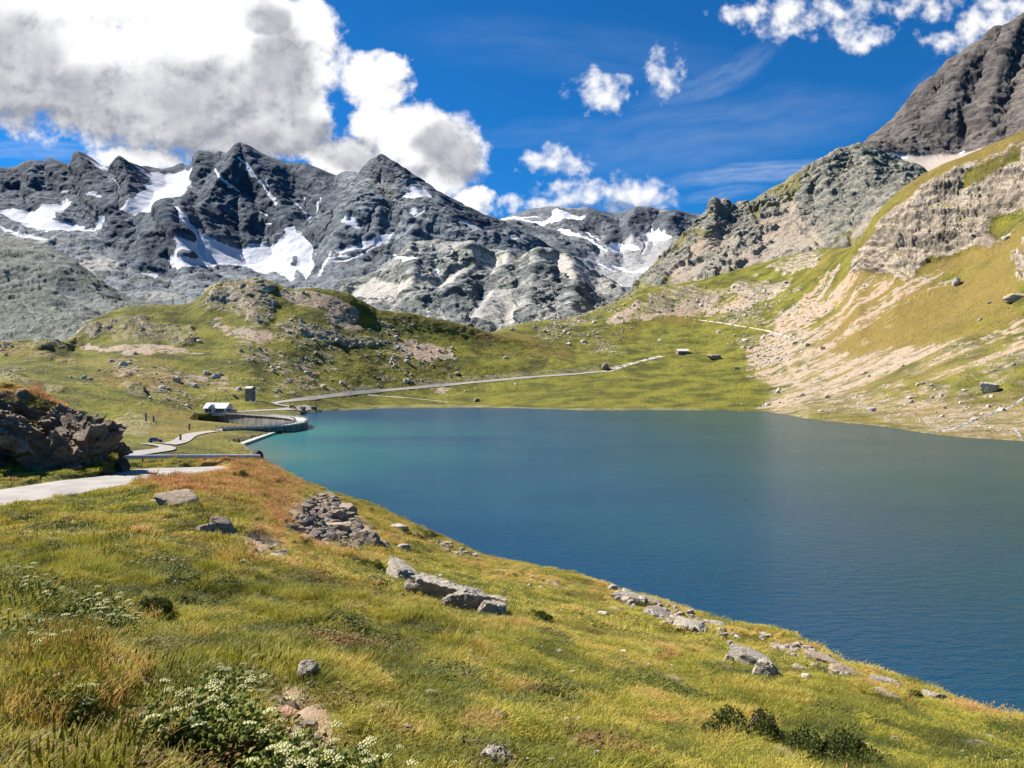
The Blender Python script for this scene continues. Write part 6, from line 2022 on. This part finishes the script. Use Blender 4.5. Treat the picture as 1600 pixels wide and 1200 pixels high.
def leafy_mat(name, c1, c2):
    m, b, p = new_mat(name)
    pos = b.add('ShaderNodeNewGeometry').outputs['Position']
    c = b.mix(b.ss(b.noise(pos, 9.0, 3, 0.6), 0.35, 0.65), c1, c2)
    b.l.new(c, p.inputs['Base Color'])
    p.inputs['Roughness'].default_value = 0.7
    p.inputs['Specular IOR Level'].default_value = 0.12
    tr = b.add('ShaderNodeBsdfTranslucent')
    b.l.new(c, tr.inputs[0])
    mx = b.add('ShaderNodeMixShader')
    mx.inputs[0].default_value = 0.3
    b.l.new(p.outputs[0], mx.inputs[1])
    b.l.new(tr.outputs[0], mx.inputs[2])
    b.l.new(mx.outputs[0], m.node_tree.nodes['Material Output'].inputs[0])
    return m


M_BROAD = leafy_mat('broad_leaf', (0.10, 0.13, 0.022), (0.23, 0.245, 0.05))
M_SHRUB = leafy_mat('shrub_leaf', (0.04, 0.055, 0.012), (0.09, 0.105, 0.025))


def plant(poly, nl, nf, label, seed, hgt=0.55):
    r = np.random.default_rng(seed)
    pu, pv = np.array(poly, float).T
    base, _ = hit(near, pu.mean(), pv.max() - 4)
    LV, LF, FV, FF, SV, SF = [], [], [], [], [], []

    def pick():
        while True:
            u, v = r.uniform(pu.min(), pu.max()), r.uniform(pv.min(), pv.max())
            if pip(poly, np.array([u]), np.array([v]))[0]:
                l, _ = hit(near, u, v + 22)
                if l is not None:
                    return l
    spots = [pick() for _ in range(60)]
    for k in range(nl):
        c = np.array(spots[r.integers(60)]) + r.normal(0, 0.14, 3) * (1, 1, 0)
        c[2] += r.uniform(0.03, hgt * 0.75)
        d = r.normal(size=3)
        d[2] = abs(d[2]) * 0.3
        d /= np.linalg.norm(d)
        s = np.cross(d, (0, 0, 1) + r.normal(0, 0.3, 3))
        s /= np.linalg.norm(s)
        L, W = r.uniform(0.05, 0.115), r.uniform(0.018, 0.04)
        i = len(LV)
        n = np.cross(s, d)
        LV += [c, c + d * L * 0.45 + s * W, c + d * L - n * 0.03, c + d * L * 0.45 - s * W, c + d * L * 0.5 + n * 0.02]
        LF += [(i, i + 1, i + 4), (i + 1, i + 2, i + 4), (i + 2, i + 3, i + 4), (i + 3, i, i + 4)]
    for k in range(nf):
        g = np.array(spots[r.integers(60)]) + r.normal(0, 0.14, 3) * (1, 1, 0)
        h = hgt * r.uniform(0.55, 1.2)
        top = g + (0.10 + r.normal(0, 0.06), r.normal(0, 0.06), h)
        i = len(SV)
        for e, w in ((g, 0.007), (top, 0.004)):
            SV += [e + (w, 0, 0), e + (-w * .5, w, 0), e + (-w * .5, -w, 0)]
        SF += [(i, i + 1, i + 4, i + 3), (i + 1, i + 2, i + 5, i + 4), (i + 2, i, i + 3, i + 5)]
        R_ = r.uniform(0.03, 0.065)
        tx, ty = r.normal(0, 0.18, 2)
        for q in range(9):
            a, rr = q * 2.4, R_ * math.sqrt((q + 0.3) / 9)
            c = top + (rr * math.cos(a), rr * math.sin(a), tx * rr * math.cos(a) + ty * rr * math.sin(a) + 0.01 * (1 - rr / R_))
            s = R_ * 0.33
            i = len(FV)
            FV += [c + (s * math.cos(t), s * math.sin(t), 0) for t in np.arange(5) * 1.2566] + [c + (0, 0, 0.013), c - (0, 0, 0.012)]
            FF += [(i + t, i + (t + 1) % 5, i + 5) for t in range(5)] + [(i + (t + 1) % 5, i + t, i + 6) for t in range(5)]
    root = empty('flowering_plant', base)
    b3 = np.array(base)
    for nm, V, F, m in (('foliage', LV, LF, M_BROAD), ('stem', SV, SF, M_STEM), ('blossom', FV, FF, M_FLOWER)):
        if V:
            o = link(nm, raw_mesh(nm, np.array(V) - b3, F, m), root)
            if nm != 'foliage':
                o['kind'] = 'stuff'
    tag(root, label, 'plant')


PL = [([(0, 880), (40, 878), (90, 910), (180, 930), (190, 970), (120, 975), (60, 945), (0, 930)], 1700, 50, 'largest patch of cream flowering plants at the left edge of the slope', 0.5),
      ([(180, 840), (250, 838), (280, 870), (240, 885), (190, 868)], 700, 12, 'dark leafy plant with few flowers on the slope below the road', 0.4),
      ([(250, 1085), (300, 1068), (390, 1105), (405, 1150), (330, 1175), (260, 1150), (235, 1110)], 1500, 44, 'dense cream flowering plant near the bottom left of the lawn', 0.45),
      ([(330, 1050), (375, 1048), (385, 1075), (345, 1092)], 420, 26, 'small cream flowering plant with dark leaves above the dense one', 0.4),
      ([(400, 1165), (470, 1160), (500, 1195), (470, 1225), (400, 1225)], 600, 40, 'cream flowering plant at the bottom edge beside the rust slabs', 0.4),
      ([(0, 965), (70, 960), (120, 1000), (100, 1030), (30, 1020), (0, 1000)], 600, 30, 'loose cream flowering plant below the largest patch at the left edge', 0.45),
      ([(60, 1050), (120, 1055), (125, 1110), (70, 1110)], 600, 8, 'leafy green plant in tall grass left of the rust rocks', 0.4),
      ([(150, 930), (190, 935), (200, 975), (150, 965)], 420, 40, 'cream flowering plant at the right end of the largest patch', 0.45),
      ([(520, 1180), (560, 1180), (570, 1215), (520, 1215)], 260, 14, 'small flowering plant at the bottom edge right of the rust slabs', 0.3)]
for k, (poly, nl, nf, lab, hg) in enumerate(PL):
    plant(poly, nl, nf, lab, 40 + k, hg * 0.72)


def shrub(u, v, w, h, label, seed):
    r = np.random.default_rng(seed)
    base, _ = hit(near, u, v)
    s = base.y / FPX
    W, Hh = w * s / 2, h * s
    nl = 4200
    lobes = [(r.uniform(-1, 1), r.uniform(-.8, .8), r.uniform(0.22, 0.62)) for _ in range(22)]
    V, F = [], []
    for k in range(nl):
        lx, ly, lr = lobes[r.integers(22)]
        d = r.normal(size=3)
        d[2] = abs(d[2])
        d /= np.linalg.norm(d)
        q = lr * r.uniform(0.45, 1.0) ** 0.5
        c = np.array([(lx + d[0] * q * 0.6) * W, (ly + d[1] * q * 0.6) * W, d[2] * q * Hh * 1.25 * (1.1 - 0.5 * abs(lx))])
        e = d + r.normal(0, 0.5, 3)
        e /= np.linalg.norm(e)
        t = np.cross(e, r.normal(size=3))
        t /= np.linalg.norm(t)
        L, w_ = r.uniform(0.03, 0.075), r.uniform(0.01, 0.02)
        i = len(V)
        V += [c, c + e * L * .5 + t * w_, c + e * L, c + e * L * .5 - t * w_]
        F += [(i, i + 1, i + 2, i + 3)]
    root = empty('shrub', base)
    link('foliage', raw_mesh('foliage', V, F, M_SHRUB), root)
    g = Geo()
    for k in range(7):
        lx, ly, lr = lobes[k]
        g.bar((lx * W * .2, ly * W * .2, -0.1), (lx * W * .8, ly * W * .8, Hh * lr * 0.75), 0.03)
    g.build('branches', M_WOOD, root)
    tag(root, label, 'shrub')


SHR = [(1150, 1150, 110, 58, 'dark green low shrub on the lower right lawn'), (1295, 1190, 120, 62, 'second dark shrub at the bottom edge right of the low shrub'), (236, 955, 56, 28, 'small dark shrub on the left lawn right of the flower patch'),
       (1000, 950, 36, 18, 'brownish low shrub below the slabs at the lake edge'), (835, 968, 48, 20, 'low brown heath cushion right of the pale rock ledge'), (575, 888, 44, 22, 'dark heath cushion above the pale rock ledge'), (660, 840, 44, 16, 'dark low shrub near the lake edge right of the rubble'),
       (470, 858, 34, 26, 'green bush at the lower left edge of the rubble patch'), (376, 745, 24, 16, 'dark green tuft bush on the orange knoll'), (1206, 982, 20, 10, 'grey dry bush on the skyline of the lake edge'), (1418, 838 + 250, 40, 12, 'low brown shrub between the two boulders at the lake edge')]
for k, (u, v, w, h, lab) in enumerate(SHR):
    shrub(u, v, w, h, lab, 60 + k)
